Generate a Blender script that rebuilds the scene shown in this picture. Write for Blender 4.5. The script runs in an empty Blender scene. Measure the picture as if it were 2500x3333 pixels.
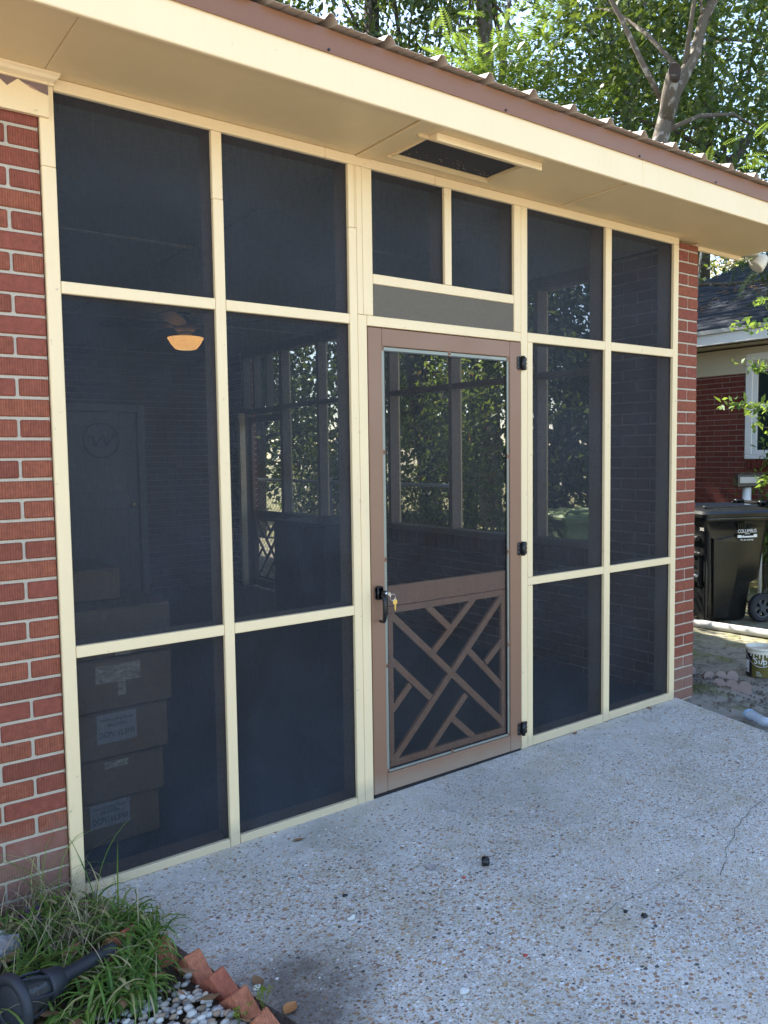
import bpy, math, random
import numpy as np
from mathutils import Vector, Matrix, noise
random.seed(7); rng = np.random.default_rng(11)
C = bpy.context.scene.collection
sc = bpy.context.scene
PI = math.pi
R = math.radians

# ------------------------------------------------------------------ materials
class NT:
    def __init__(s, name):
        m = bpy.data.materials.new(name); m.use_nodes = True
        s.m = m; s.t = m.node_tree; s.t.nodes.clear()
        s.out = s.n('ShaderNodeOutputMaterial')
    def n(s, typ, **kw):
        nd = s.t.nodes.new(typ)
        for k, v in kw.items():
            if k.startswith('i_'):
                key = k[2:]; key = int(key) if key.isdigit() else key.replace('_', ' ')
                nd.inputs[key].default_value = v
            else: setattr(nd, k, v)
        return nd
    def l(s, a, b):
        s.t.links.new(a, b)
    def ramp(s, fac, stops, interp='LINEAR'):
        r = s.n('ShaderNodeValToRGB'); cr = r.color_ramp; cr.interpolation = interp
        while len(cr.elements) < len(stops): cr.elements.new(0.5)
        for e, (p, c) in zip(cr.elements, stops):
            e.position = p
            if isinstance(c, (int, float)): c = (c, c, c)
            e.color = (*c, 1)
        s.l(fac, r.inputs[0]); return r.outputs[0]
    def mix(s, fac, a, b, mode='MIX'):
        m = s.n('ShaderNodeMix', data_type='RGBA', blend_type=mode)
        for i, v in ((0, fac), (6, a), (7, b)):
            if hasattr(v, 'is_output'): s.l(v, m.inputs[i])
            elif i == 0: m.inputs[0].default_value = v
            else: m.inputs[i].default_value = (*v, 1)
        return m.outputs[2]
    def math(s, op, a, b=None, c=None):
        m = s.n('ShaderNodeMath', operation=op)
        for i, v in ((0, a), (1, b), (2, c)):
            if v is None: continue
            if hasattr(v, 'is_output'): s.l(v, m.inputs[i])
            else: m.inputs[i].default_value = v
        return m.outputs[0]
    def coord(s, scale=(1, 1, 1), which='Object', loc=(0, 0, 0)):
        tc = s.n('ShaderNodeTexCoord'); mp = s.n('ShaderNodeMapping')
        mp.inputs['Scale'].default_value = scale; mp.inputs['Location'].default_value = loc
        s.l(tc.outputs[which], mp.inputs[0]); return mp.outputs[0]
    def noise(s, vec, scale, detail=4, rough=.55, dist=0.0):
        n = s.n('ShaderNodeTexNoise'); n.inputs['Scale'].default_value = scale
        n.inputs['Detail'].default_value = detail; n.inputs['Roughness'].default_value = rough
        n.inputs['Distortion'].default_value = dist
        s.l(vec, n.inputs['Vector']); return n.outputs[0]
    def bump(s, h, strength=.3, dist=.002, normal=None):
        b = s.n('ShaderNodeBump'); b.inputs['Strength'].default_value = strength
        b.inputs['Distance'].default_value = dist
        s.l(h, b.inputs['Height'])
        if normal: s.l(normal, b.inputs['Normal'])
        return b.outputs[0]
    def bsdf(s, col, rough=.6, metal=0, normal=None, spec=.5, **kw):
        p = s.n('ShaderNodeBsdfPrincipled')
        if hasattr(col, 'is_output'): s.l(col, p.inputs['Base Color'])
        else: p.inputs['Base Color'].default_value = (*col, 1)
        if hasattr(rough, 'is_output'): s.l(rough, p.inputs['Roughness'])
        else: p.inputs['Roughness'].default_value = rough
        p.inputs['Metallic'].default_value = metal
        p.inputs['Specular IOR Level'].default_value = spec
        if normal: s.l(normal, p.inputs['Normal'])
        for k, v in kw.items(): p.inputs[k.replace('_', ' ')].default_value = v
        return p.outputs[0]
    def done(s, sh):
        s.l(sh, s.out.inputs[0]); return s.m

def simple(name, col, rough=.6, metal=0, var=.12, scale=30, bump=.15, spec=.5, stretch=(1, 1, 1)):
    t = NT(name); v = t.coord(stretch)
    n = t.noise(v, scale, 5); n2 = t.noise(v, scale * .12, 3)
    c = t.mix(t.math('MULTIPLY', n, var * 2), col, tuple(x * .55 for x in col))
    c = t.mix(t.math('MULTIPLY', n2, var), c, tuple(min(1, x * 1.25 + .01) for x in col))
    rr = t.ramp(n2, [(.3, max(0, rough - .08)), (.7, min(1, rough + .1))])
    return t.done(t.bsdf(c, rr, metal, t.bump(n, bump, .001), spec))

def paint(name, col, dirt=(.35, .27, .16), dirtamt=.4, rough=.42, zdirt=True):
    """brushed exterior house paint over wood"""
    t = NT(name)
    v = t.coord((1, 1, 1)); n = t.noise(t.coord((60, 60, 8)), 1, 5, .6); n1 = t.noise(v, 2.2, 5, .6, .4); nf = t.noise(v, 160, 2)
    c = t.mix(t.ramp(n1, [(.35, 0.0), (.75, .16)]), col, tuple(x * .78 for x in col))
    c = t.mix(t.ramp(n, [(.5, 0.0), (.8, .10)]), c, tuple(x * .7 for x in col))
    sp = t.ramp(t.noise(v, 38, 2, .5), [(.71, 0.0), (.76, dirtamt)])
    c = t.mix(sp, c, dirt)
    if zdirt:
        sx = t.n('ShaderNodeSeparateXYZ'); tc = t.n('ShaderNodeNewGeometry'); t.l(tc.outputs['Position'], sx.inputs[0])
        zz = t.math('ADD', sx.outputs[2], t.math('MULTIPLY', n1, -.10))
        c = t.mix(t.ramp(zz, [(-.03, .45), (.06, 0.0)]), c, (.30, .27, .22))
    nb = t.math('ADD', t.math('MULTIPLY', n, .7), t.math('MULTIPLY', nf, .3))
    return t.done(t.bsdf(c, t.ramp(n1, [(.3, rough - .06), (.7, rough + .12)]), 0, t.bump(nb, .25, .0012)))

CREAM = (.83, .645, .385)
M = {}
M['cream'] = paint('cream_paint', CREAM)
M['soffit'] = paint('cream_paint_soffit_shade', (.70, .52, .275), dirtamt=.12, zdirt=False, rough=.5)  # same cream paint, its downward-facing shade put into the colour
M['brown'] = paint('brown_door_paint', (.25, .132, .078), dirt=(.2, .12, .08), dirtamt=.2, rough=.4)
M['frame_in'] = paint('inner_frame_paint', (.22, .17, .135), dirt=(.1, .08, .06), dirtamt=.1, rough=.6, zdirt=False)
M['drip'] = simple('brown_metal_flashing', (.22, .098, .046), .38, 0.0, .08, 6, .05)
M['tin'] = simple('tan_metal_roofing', (.50, .40, .31), .35, 0.0, .10, 10, .05)
M['white'] = simple('white_trim', (.75, .74, .70), .45, 0, .06, 20, .05)
M['alu'] = simple('aluminium', (.27, .28, .24), .45, .3, .1, 40, .08)
M['blackmetal'] = simple('black_coated_metal', (.012, .012, .014), .28, .1, .1, 60, .08)
M['blackplastic'] = simple('black_plastic', (.008, .0085, .009), .27, 0, .25, 12, .12)
M['rubber'] = simple('rubber', (.02, .021, .026), .7, 0, .2, 40, .2)
M['brass'] = simple('brass', (.75, .55, .18), .25, .9, .1, 60, .05)
M['steel'] = simple('steel', (.75, .75, .75), .18, 1, .05, 60, .05)
M['galv'] = simple('galvanised_wire', (.55, .56, .56), .4, .3, .1, 60, .05)
M['wire'] = simple('dull_brown_wire', (.10, .09, .08), .7)
M['clod'] = simple('dark_soil_clod', (.11, .085, .065), .95, 0, .4, 60, .5)
M['litter'] = simple('brown_leaf_bits', (.13, .09, .055), .9, 0, .5, 40, .3)
M['lanternblack'] = simple('dusty_black_plastic', (.022, .026, .036), .55, 0, .35, 30, .2)
M['paper'] = simple('label_paper_porch_shade', (.20, .20, .215), .7, 0, .1, 30, .05)  # white label sheets greyed in colour for the dim porch
M['whitepaper'] = simple('white_paper', (.75, .76, .78), .7, 0, .1, 30, .05)
M['ink'] = simple('black_ink', (.015, .015, .015), .6, 0, .0, 30, .0)
M['inkwhite'] = simple('white_ink', (.75, .76, .74), .5, 0, .0, 30, .0)
M['oldpaint'] = simple('old_mauve_brown_paint', (.21, .135, .13), .5, 0, .2, 14, .2)
M['dark'] = simple('dark_laminate', (.018, .020, .026), .5, 0, .2, 8, .1)
M['fanblade'] = simple('dark_fan_blade', (.05, .035, .028), .45, 0, .2, 8, .1)
M['conduit'] = simple('grey_pipe', (.45, .44, .40), .5, 0, .2, 20, .1)
M['stone'] = simple('pale_rock', (.30, .30, .30), .85, 0, .5, 26, 1.0)
M['white_stone'] = simple('white_pebble', (.62, .61, .58), .6, 0, .3, 60, .4)
M['red_chip'] = simple('red_chip', (.5, .08, .05), .6, 0, .2, 60, .2)
M['dryleaf'] = simple('dry_leaf', (.24, .13, .06), .7, 0, .4, 60, .3)
M['straw'] = simple('dead_straw', (.42, .34, .2), .8, 0, .4, 30, .2)
M['edging'] = simple('pinkish_concrete_edging', (.27, .20, .175), .85, 0, .35, 22, .6)
M['greenbin'] = simple('green_plastic', (.24, .33, .16), .45, 0, .2, 12, .1)
M['whiteplastic'] = simple('cream_plastic', (.74, .68, .55), .4, 0, .05, 20, .05)
M['goldlabel'] = simple('olive_gold_label', (.13, .105, .02), .4, 0, .2, 20, .05)
M['blacklabel'] = simple('black_label', (.01, .01, .014), .35, 0, .1, 20, .03)
M['wetpaint'] = simple('tan_wet_paint', (.55, .44, .30), .25, 0, .1, 10, .1)
M['blind'] = simple('curtain', (.28, .36, .33), .8, 0, .2, 10, .1)
M['ceil'] = simple('ceiling_paint', (.34, .34, .32), .7, 0, .12, 6, .1)

def m_brick(name, a, b, cc, rib=1.0, soil=True):
    t = NT(name)
    at = t.n('ShaderNodeAttribute', attribute_name='tint').outputs['Fac']
    v = t.coord(); v2 = t.coord((1, 1, .1))
    base = t.ramp(at, [(0, a), (.35, b), (.7, cc), (1, tuple(x * .85 for x in b))])
    n = t.noise(v, 55, 6, .65); big = t.noise(v, 7, 4)
    base = t.mix(t.ramp(n, [(.35, .45), (.62, 0.0)]), base, tuple(x * .5 for x in a))
    base = t.mix(t.ramp(n, [(.62, 0.0), (.8, .35)]), base, (.50, .26, .19))
    # combed vertical ribs
    w = t.n('ShaderNodeTexWave', wave_type='BANDS', bands_direction='X'); w.inputs['Scale'].default_value = 40
    w.inputs['Distortion'].default_value = 2.6; w.inputs['Detail'].default_value = 3; w.inputs['Detail Scale'].default_value = 1.4
    t.l(v2, w.inputs['Vector'])
    ribs = t.math('MULTIPLY', w.outputs['Fac'], t.ramp(at, [(.12, .15), (.3, rib)]))
    rm = t.ramp(ribs, [(.55, 0.0), (.95, .40)])
    base = t.mix(rm, base, tuple(x * .38 for x in a))
    # mortar smears and white drips
    s1 = t.noise(t.coord((20, 20, 7)), 1, 5, .7)
    base = t.mix(t.ramp(s1, [(.70, 0.0), (.76, .55)]), base, (.60, .52, .46))
    if soil:
        g = t.n('ShaderNodeNewGeometry'); sx = t.n('ShaderNodeSeparateXYZ'); t.l(g.outputs['Position'], sx.inputs[0])
        zz = t.math('ADD', sx.outputs[2], t.math('MULTIPLY', t.noise(v, 12, 5, .7), -.35))
        base = t.mix(t.ramp(zz, [(-.14, .55), (.14, 0.0)]), base, (.24, .17, .14))
    h = t.math('ADD', t.math('MULTIPLY', ribs, -.8), t.math('MULTIPLY', n, .5))
    return t.done(t.bsdf(base, .82, 0, t.bump(h, .7, .003), .3))
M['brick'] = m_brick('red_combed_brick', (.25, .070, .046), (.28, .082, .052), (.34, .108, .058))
M['brick_shade'] = m_brick('red_brick_porch_shade', (.10, .042, .032), (.125, .052, .038), (.15, .065, .045), .6, False)  # darker copy of the red brick, porch shade put into its colour
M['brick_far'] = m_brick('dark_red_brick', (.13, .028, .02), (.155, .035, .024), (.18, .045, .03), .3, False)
M['brick_loose'] = m_brick('salmon_garden_brick', (.30, .085, .055), (.44, .14, .075), (.52, .19, .10), .8, False)

def m_mortar():
    t = NT('mortar'); v = t.coord(); n = t.noise(v, 90, 6, .7); b = t.noise(v, 5, 4)
    c = t.mix(n, (.56, .49, .39), (.38, .33, .26)); c = t.mix(t.ramp(b, [(.5, 0.0), (.8, .5)]), c, (.40, .38, .33))
    return t.done(t.bsdf(c, .9, 0, t.bump(n, .8, .003), .2))
M['mortar'] = m_mortar()
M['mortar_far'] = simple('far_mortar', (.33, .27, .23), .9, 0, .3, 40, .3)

def m_screen(name, trans, col):
    """woven mesh: fine strands let part of the light straight through"""
    t = NT(name)
    tr = t.n('ShaderNodeBsdfTransparent')
    v = t.coord(); n = t.noise(v, 9, 5, .6, .5); f = t.noise(t.coord((260, 260, 900)), 1, 2, .5); f2 = t.noise(t.coord((900, 260, 260)), 1, 2, .5)
    ff = t.math('ADD', t.math('MULTIPLY', f, .5), t.math('MULTIPLY', f2, .5))
    w1 = t.noise(t.coord((26, 26, 240)), 1, 3, .7); w2 = t.noise(t.coord((240, 240, 22)), 1, 3, .7); dust = t.noise(v, 2.3, 5, .65, .5)
    wv = t.math('SUBTRACT', t.math('ADD', w1, w2), 1.0)
    c = t.mix(t.ramp(dust, [(.35, 0.0), (.75, 1.0)]), col, tuple(x * 2.6 for x in col))
    fac = t.math('ADD', t.math('MULTIPLY', t.math('SUBTRACT', ff, .5), .35), t.math('ADD', t.math('MULTIPLY', wv, .42), t.math('ADD', t.math('MULTIPLY', t.math('SUBTRACT', n, .5), .06), 1 - trans)))
    d = t.bsdf(c, .55, 0, None, .35)
    mx = t.n('ShaderNodeMixShader'); t.l(fac, mx.inputs[0]); t.l(tr.outputs[0], mx.inputs[1]); t.l(d, mx.inputs[2])
    return t.done(mx.outputs[0])
M['screen'] = m_screen('charcoal_screen_sky_tint', .46, (.011, .0145, .0215))  # dark strands tinted blue to stand for reflected sky
M['screen_door'] = m_screen('door_insect_screen', .62, (.017, .019, .024))
M['screen_side'] = m_screen('side_insect_screen', .56, (.016, .018, .022))
def m_band():
    t = NT('grey_solid_screen_band'); v = t.coord((220, 220, 30)); n = t.noise(v, 1, 4, .7); n2 = t.noise(t.coord((30, 30, 220)), 1, 4, .7)
    c = t.mix(t.math('MULTIPLY', t.math('ADD', n, n2), .5), (.085, .074, .058), (.19, .165, .13))
    return t.done(t.bsdf(c, .8, 0, t.bump(n, .4, .001), .2))
M['band'] = m_band()

def m_concrete():
    t = NT('exposed_aggregate_concrete')
    g = t.n('ShaderNodeNewGeometry'); pos = g.outputs['Position']
    mp = t.n('ShaderNodeMapping'); t.l(pos, mp.inputs[0]); pos = mp.outputs[0]
    big = t.noise(pos, .9, 5, .6, .3); mid = t.noise(pos, 4.5, 5, .65); fine = t.noise(pos, 130, 5, .7)
    sx = t.n('ShaderNodeSeparateXYZ'); t.l(pos, sx.inputs[0])
    # cement paste, washed thinner away from the house
    paste = t.mix(fine, (.50, .475, .435), (.78, .74, .675))
    paste = t.mix(t.ramp(t.noise(pos, 14, 6, .8, .3), [(.42, 0.0), (.64, .45)]), paste, (.43, .41, .37))
    paste = t.mix(t.ramp(mid, [(.35, 0.0), (.7, .35)]), paste, (.45, .42, .375))
    paste = t.mix(t.ramp(t.noise(pos, 30, 4, .7), [(.6, 0.0), (.72, .5)]), paste, (.84, .81, .76))
    expo = t.math('ADD', t.math('MULTIPLY', sx.outputs[1], -.55), t.math('MULTIPLY', t.math('SUBTRACT', big, .5), 1.1))
    expo = t.ramp(expo, [(.02, .22), (.36, 1.0)])
    clus = t.ramp(t.noise(pos, 2.6, 5, .75, .6), [(.34, .35), (.62, 1.0)])
    col = paste; hsum = t.math('MULTIPLY', fine, .25)
    wob = t.noise(pos, 60, 2)
    for sc_, thr, seed, dens in ((165, .44, 9.1, .78), (95, .42, 3.7, .88), (60, .38, 0, .72)):
        vo = t.n('ShaderNodeTexVoronoi', feature='F1'); vo.inputs['Scale'].default_value = sc_
        vm = t.n('ShaderNodeVectorMath', operation='ADD'); t.l(pos, vm.inputs[0]); vm.inputs[1].default_value = (seed, seed * 2, 0)
        ms = t.n('ShaderNodeVectorMath', operation='MULTIPLY'); t.l(vm.outputs[0], ms.inputs[0]); ms.inputs[1].default_value = (1, 1.25, 1)
        t.l(ms.outputs[0], vo.inputs['Vector'])
        dist = vo.outputs['Distance']; sep = t.n('ShaderNodeSeparateColor'); t.l(vo.outputs['Color'], sep.inputs[0])
        pc = t.ramp(sep.outputs[0], [(0, (.10, .095, .09)), (.06, (.34, .19, .11)), (.18, (.56, .36, .20)), (.3, (.52, .46, .37)), (.42, (.68, .66, .62)), (.55, (.45, .44, .43)), (.66, (.72, .70, .65)), (.76, (.36, .20, .13)), (.84, (.86, .85, .83)), (.93, (.50, .43, .27))], 'CONSTANT')
        rad = t.math('ADD', t.math('MULTIPLY', sep.outputs[1], .26), thr - .12)
        rad = t.math('ADD', rad, t.math('MULTIPLY', t.math('SUBTRACT', wob, .5), .15))
        m = t.math('SUBTRACT', rad, dist); mk = t.ramp(m, [(.0, 0.0), (.06, 1.0)])
        dn = t.math('MULTIPLY', expo, dens)
        if sc_ < 100: dn = t.math('MULTIPLY', dn, clus)
        on = t.math('LESS_THAN', sep.outputs[2], dn)
        mk = t.math('MULTIPLY', mk, on)
        ring = t.math('MULTIPLY', t.ramp(m, [(-.10, 0.0), (-.02, .45), (.02, .0)]), on)
        col = t.mix(ring, col, (.30, .28, .26)); col = t.mix(mk, col, pc)
        hsum = t.math('ADD', hsum, t.math('MULTIPLY', mk, 1.0 if sc_ < 70 else .6))
    # ochre lichen and dark damp soiling
    col = t.mix(t.ramp(t.noise(pos, 3.1, 6, .7, .5), [(.48, 0.0), (.68, .42)]), col, (.40, .33, .20))
    col = t.mix(t.ramp(t.noise(pos, 1.7, 6, .75, .8), [(.50, 0.0), (.72, .42)]), col, (.27, .26, .24))
    sc2 = t.n('ShaderNodeVectorMath', operation='DISTANCE'); t.l(pos, sc2.inputs[0]); sc2.inputs[1].default_value = (.30, -.92, 0)
    dd = t.math('ADD', sc2.outputs['Value'], t.math('MULTIPLY', t.math('SUBTRACT', t.noise(pos, 6, 5, .7), .5), .5))
    col = t.mix(t.ramp(dd, [(.08, .8), (.34, 0.0)]), col, (.085, .065, .05))
    return t.done(t.bsdf(col, .8, 0, t.bump(hsum, .8, .0035), .35))
M['concrete'] = m_concrete()

def m_dirt():
    t = NT('sandy_dirt_yard')
    g = t.n('ShaderNodeNewGeometry'); pos = g.outputs['Position']
    a = t.noise(pos, 2.2, 7, .7, .4); b = t.noise(pos, 24, 7, .75); c_ = t.noise(pos, 1.1, 5, .6, .6); d = t.noise(pos, 7, 6, .7)
    c = t.mix(b, (.16, .145, .12), (.40, .37, .32))
    c = t.mix(t.ramp(d, [(.47, 0.0), (.62, .75)]), c, (.10, .085, .065))
    c = t.mix(t.ramp(a, [(.54, 0.0), (.64, .75)]), c, t.mix(b, (.07, .09, .015), (.20, .22, .06)))
    sx = t.n('ShaderNodeSeparateXYZ'); t.l(pos, sx.inputs[0])
    far = t.ramp(t.math('ADD', t.math('MULTIPLY', sx.outputs[0], .1), t.math('MULTIPLY', t.math('SUBTRACT', c_, .5), .5)), [(.45, 0.0), (.75, .85)])
    grass = t.mix(b, (.07, .08, .02), (.30, .27, .12))
    c = t.mix(far, c, grass)
    h = t.math('ADD', t.math('MULTIPLY', b, .6), t.math('MULTIPLY', d, .6))
    return t.done(t.bsdf(c, .95, 0, t.bump(h, 1, .02), .15))
M['dirt'] = m_dirt()
def m_soil():
    t = NT('garden_soil'); v = t.coord(); a = t.noise(v, 40, 7, .75); b = t.noise(v, 9, 5, .7)
    c = t.mix(a, (.035, .026, .02), (.14, .10, .07)); c = t.mix(t.ramp(b, [(.5, 0.0), (.7, .6)]), c, (.10, .085, .05))
    return t.done(t.bsdf(c, .95, 0, t.bump(a, 1, .015), .1))
M['soil'] = m_soil()
def m_cfloor():
    t = NT('porch_floor_sky_tint'); v = t.coord(); a = t.noise(v, 3, 5, .6); b = t.noise(v, 60, 4)  # concrete floor; reflected sky blue and porch dimness put into the colour
    c = t.mix(a, (.055, .072, .095), (.09, .11, .13)); c = t.mix(t.math('MULTIPLY', b, .3), c, (.08, .09, .1))
    return t.done(t.bsdf(c, .5, 0, t.bump(b, .2, .002), .4))
M['cfloor'] = m_cfloor()

def m_leaf(name, stops, trans=.45, rough=.42):
    t = NT(name)
    at = t.n('ShaderNodeAttribute', attribute_name='tint').outputs['Fac']
    c = t.ramp(at, stops)
    p = t.bsdf(c, rough, 0, None, .4)
    tl = t.n('ShaderNodeBsdfTranslucent'); cc = t.mix(.5, c, tuple(min(1, x) for x in (.32, .42, .05))); t.l(cc, tl.inputs[0])
    mx = t.n('ShaderNodeMixShader'); mx.inputs[0].default_value = trans; t.l(p, mx.inputs[1]); t.l(tl.outputs[0], mx.inputs[2])
    return t.done(mx.outputs[0])
M['leaf_dark'] = m_leaf('evergreen_leaves', [(0, (.016, .034, .010)), (.6, (.032, .062, .018)), (1, (.07, .11, .03))], .25, .35)
M['leaf_mid'] = m_leaf('broad_leaves', [(0, (.024, .046, .012)), (.6, (.044, .082, .02)), (1, (.09, .13, .035))], .28)
M['leaf_bright'] = m_leaf('fern_leaves', [(0, (.05, .105, .02)), (.6, (.095, .175, .035)), (1, (.18, .26, .055))], .5)
M['leaf_lime'] = m_leaf('lime_leaves', [(0, (.18, .26, .04)), (1, (.34, .40, .08))], .5)
M['leaf_bush'] = m_leaf('shrub_leaves', [(0, (.045, .08, .014)), (.6, (.11, .165, .03)), (.88, (.24, .25, .045)), (1, (.34, .11, .045))], .45)
M['grassblade'] = m_leaf('strap_grass', [(0, (.05, .11, .02)), (.6, (.12, .22, .035)), (.84, (.19, .28, .06)), (.93, (.34, .32, .13)), (1, (.45, .38, .2))], .3, .5)
M['purple'] = m_leaf('purple_leaves', [(0, (.035, .018, .07)), (1, (.085, .04, .14))], .2, .4)
M['pinkleaf'] = m_leaf('dry_pink_leaves', [(0, (.35, .24, .16)), (1, (.48, .36, .26))], .4)

def m_bark(name, a, b, sp):
    t = NT(name); v = t.coord((1, 1, .35)); n = t.noise(v, 14, 7, .7, .5); n2 = t.noise(t.coord(), 9, 4, .6)
    c = t.mix(n, a, b); c = t.mix(t.ramp(n2, [(.55, 0.0), (.64, .8)]), c, sp)
    return t.done(t.bsdf(c, .9, 0, t.bump(n, 1, .02), .2))
M['bark'] = m_bark('mottled_grey_bark', (.05, .042, .032), (.15, .125, .095), (.30, .275, .24))
M['bark_dark'] = m_bark('dark_bark', (.035, .028, .022), (.11, .09, .07), (.16, .14, .11))

def m_card():
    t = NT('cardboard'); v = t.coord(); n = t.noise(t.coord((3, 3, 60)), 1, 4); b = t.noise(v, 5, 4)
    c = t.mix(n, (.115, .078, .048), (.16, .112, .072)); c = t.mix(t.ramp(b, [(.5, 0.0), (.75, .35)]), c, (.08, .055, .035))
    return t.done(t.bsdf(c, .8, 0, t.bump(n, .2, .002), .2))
M['card'] = m_card()
def m_tape():
    t = NT('shiny_packing_tape'); v = t.coord(); n = t.noise(t.coord((8, 8, 30)), 2, 6, .8, 1.5)
    c = t.ramp(n, [(.4, (.12, .10, .07)), (.6, (.36, .33, .28))])
    return t.done(t.bsdf(c, .2, 0, t.bump(n, .6, .004), .6))
M['tape'] = m_tape()
def m_shingle():
    t = NT('dark_roof_shingles'); v = t.coord(); n = t.noise(v, 60, 5, .7); b = t.noise(v, 2, 5, .7)
    at = t.n('ShaderNodeAttribute', attribute_name='tint').outputs['Fac']
    c = t.ramp(at, [(0, (.035, .042, .055)), (1, (.085, .095, .115))]); c = t.mix(t.math('MULTIPLY', n, .5), c, (.03, .03, .035))
    c = t.mix(t.ramp(b, [(.60, 0.0), (.68, .8)]), c, (.08, .06, .04))
    return t.done(t.bsdf(c, .85, 0, t.bump(n, .6, .004), .2))
M['shingle'] = m_shingle()
def m_glass_pane():
    t = NT('window_glass'); return t.done(t.bsdf((.02, .03, .03), .05, 0, None, .8))
M['pane'] = m_glass_pane()
def m_bottle():
    t = NT('clear_bottle_plastic'); tr = t.n('ShaderNodeBsdfTransparent')
    v = t.coord(); n = t.noise(t.coord((18, 18, 60)), 1, 4, .6, 1)
    g = t.bsdf((.62, .70, .80), .12, 0, t.bump(n, .8, .006), .8)
    mx = t.n('ShaderNodeMixShader'); mx.inputs[0].default_value = .55; t.l(tr.outputs[0], mx.inputs[1]); t.l(g, mx.inputs[2])
    return t.done(mx.outputs[0])
M['bottle'] = m_bottle()
M['lightlabel'] = simple('pale_blue_label', (.35, .52, .72), .5, 0, .2, 40, .1)
def m_smoke():
    t = NT('smoked_lantern_plastic'); tr = t.n('ShaderNodeBsdfTransparent'); g = t.bsdf((.05, .055, .06), .2, 0, None, .6)
    mx = t.n('ShaderNodeMixShader'); mx.inputs[0].default_value = .7; t.l(tr.outputs[0], mx.inputs[1]); t.l(g, mx.inputs[2])
    return t.done(mx.outputs[0])
M['smoke'] = m_smoke()
def m_lamp():
    t = NT('lit_amber_lamp_bowl'); w = t.n('ShaderNodeTexWave', bands_direction='Z'); w.inputs['Scale'].default_value = 40; t.l(t.coord(), w.inputs['Vector'])
    c = t.ramp(w.outputs['Fac'], [(0, (.95, .38, .08)), (1, (1.0, .62, .22))])
    e = t.n('ShaderNodeEmission'); t.l(c, e.inputs[0]); e.inputs[1].default_value = .34
    return t.done(e.outputs[0])
M['lamp'] = m_lamp()
M['gravel'] = None
def m_peb():
    t = NT('river_pebbles'); at = t.n('ShaderNodeAttribute', attribute_name='tint').outputs['Fac']
    n = t.noise(t.coord(), 80, 4)
    c = t.ramp(at, [(0, (.58, .56, .52)), (.24, (.36, .33, .29)), (.42, (.66, .63, .57)), (.56, (.36, .25, .16)), (.68, (.24, .22, .20)), (.84, (.48, .40, .30))], 'CONSTANT')
    c = t.mix(t.math('MULTIPLY', n, .35), c, (.2, .18, .16))
    return t.done(t.bsdf(c, .6, 0, None, .4))
M['gravel'] = m_peb()

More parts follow.
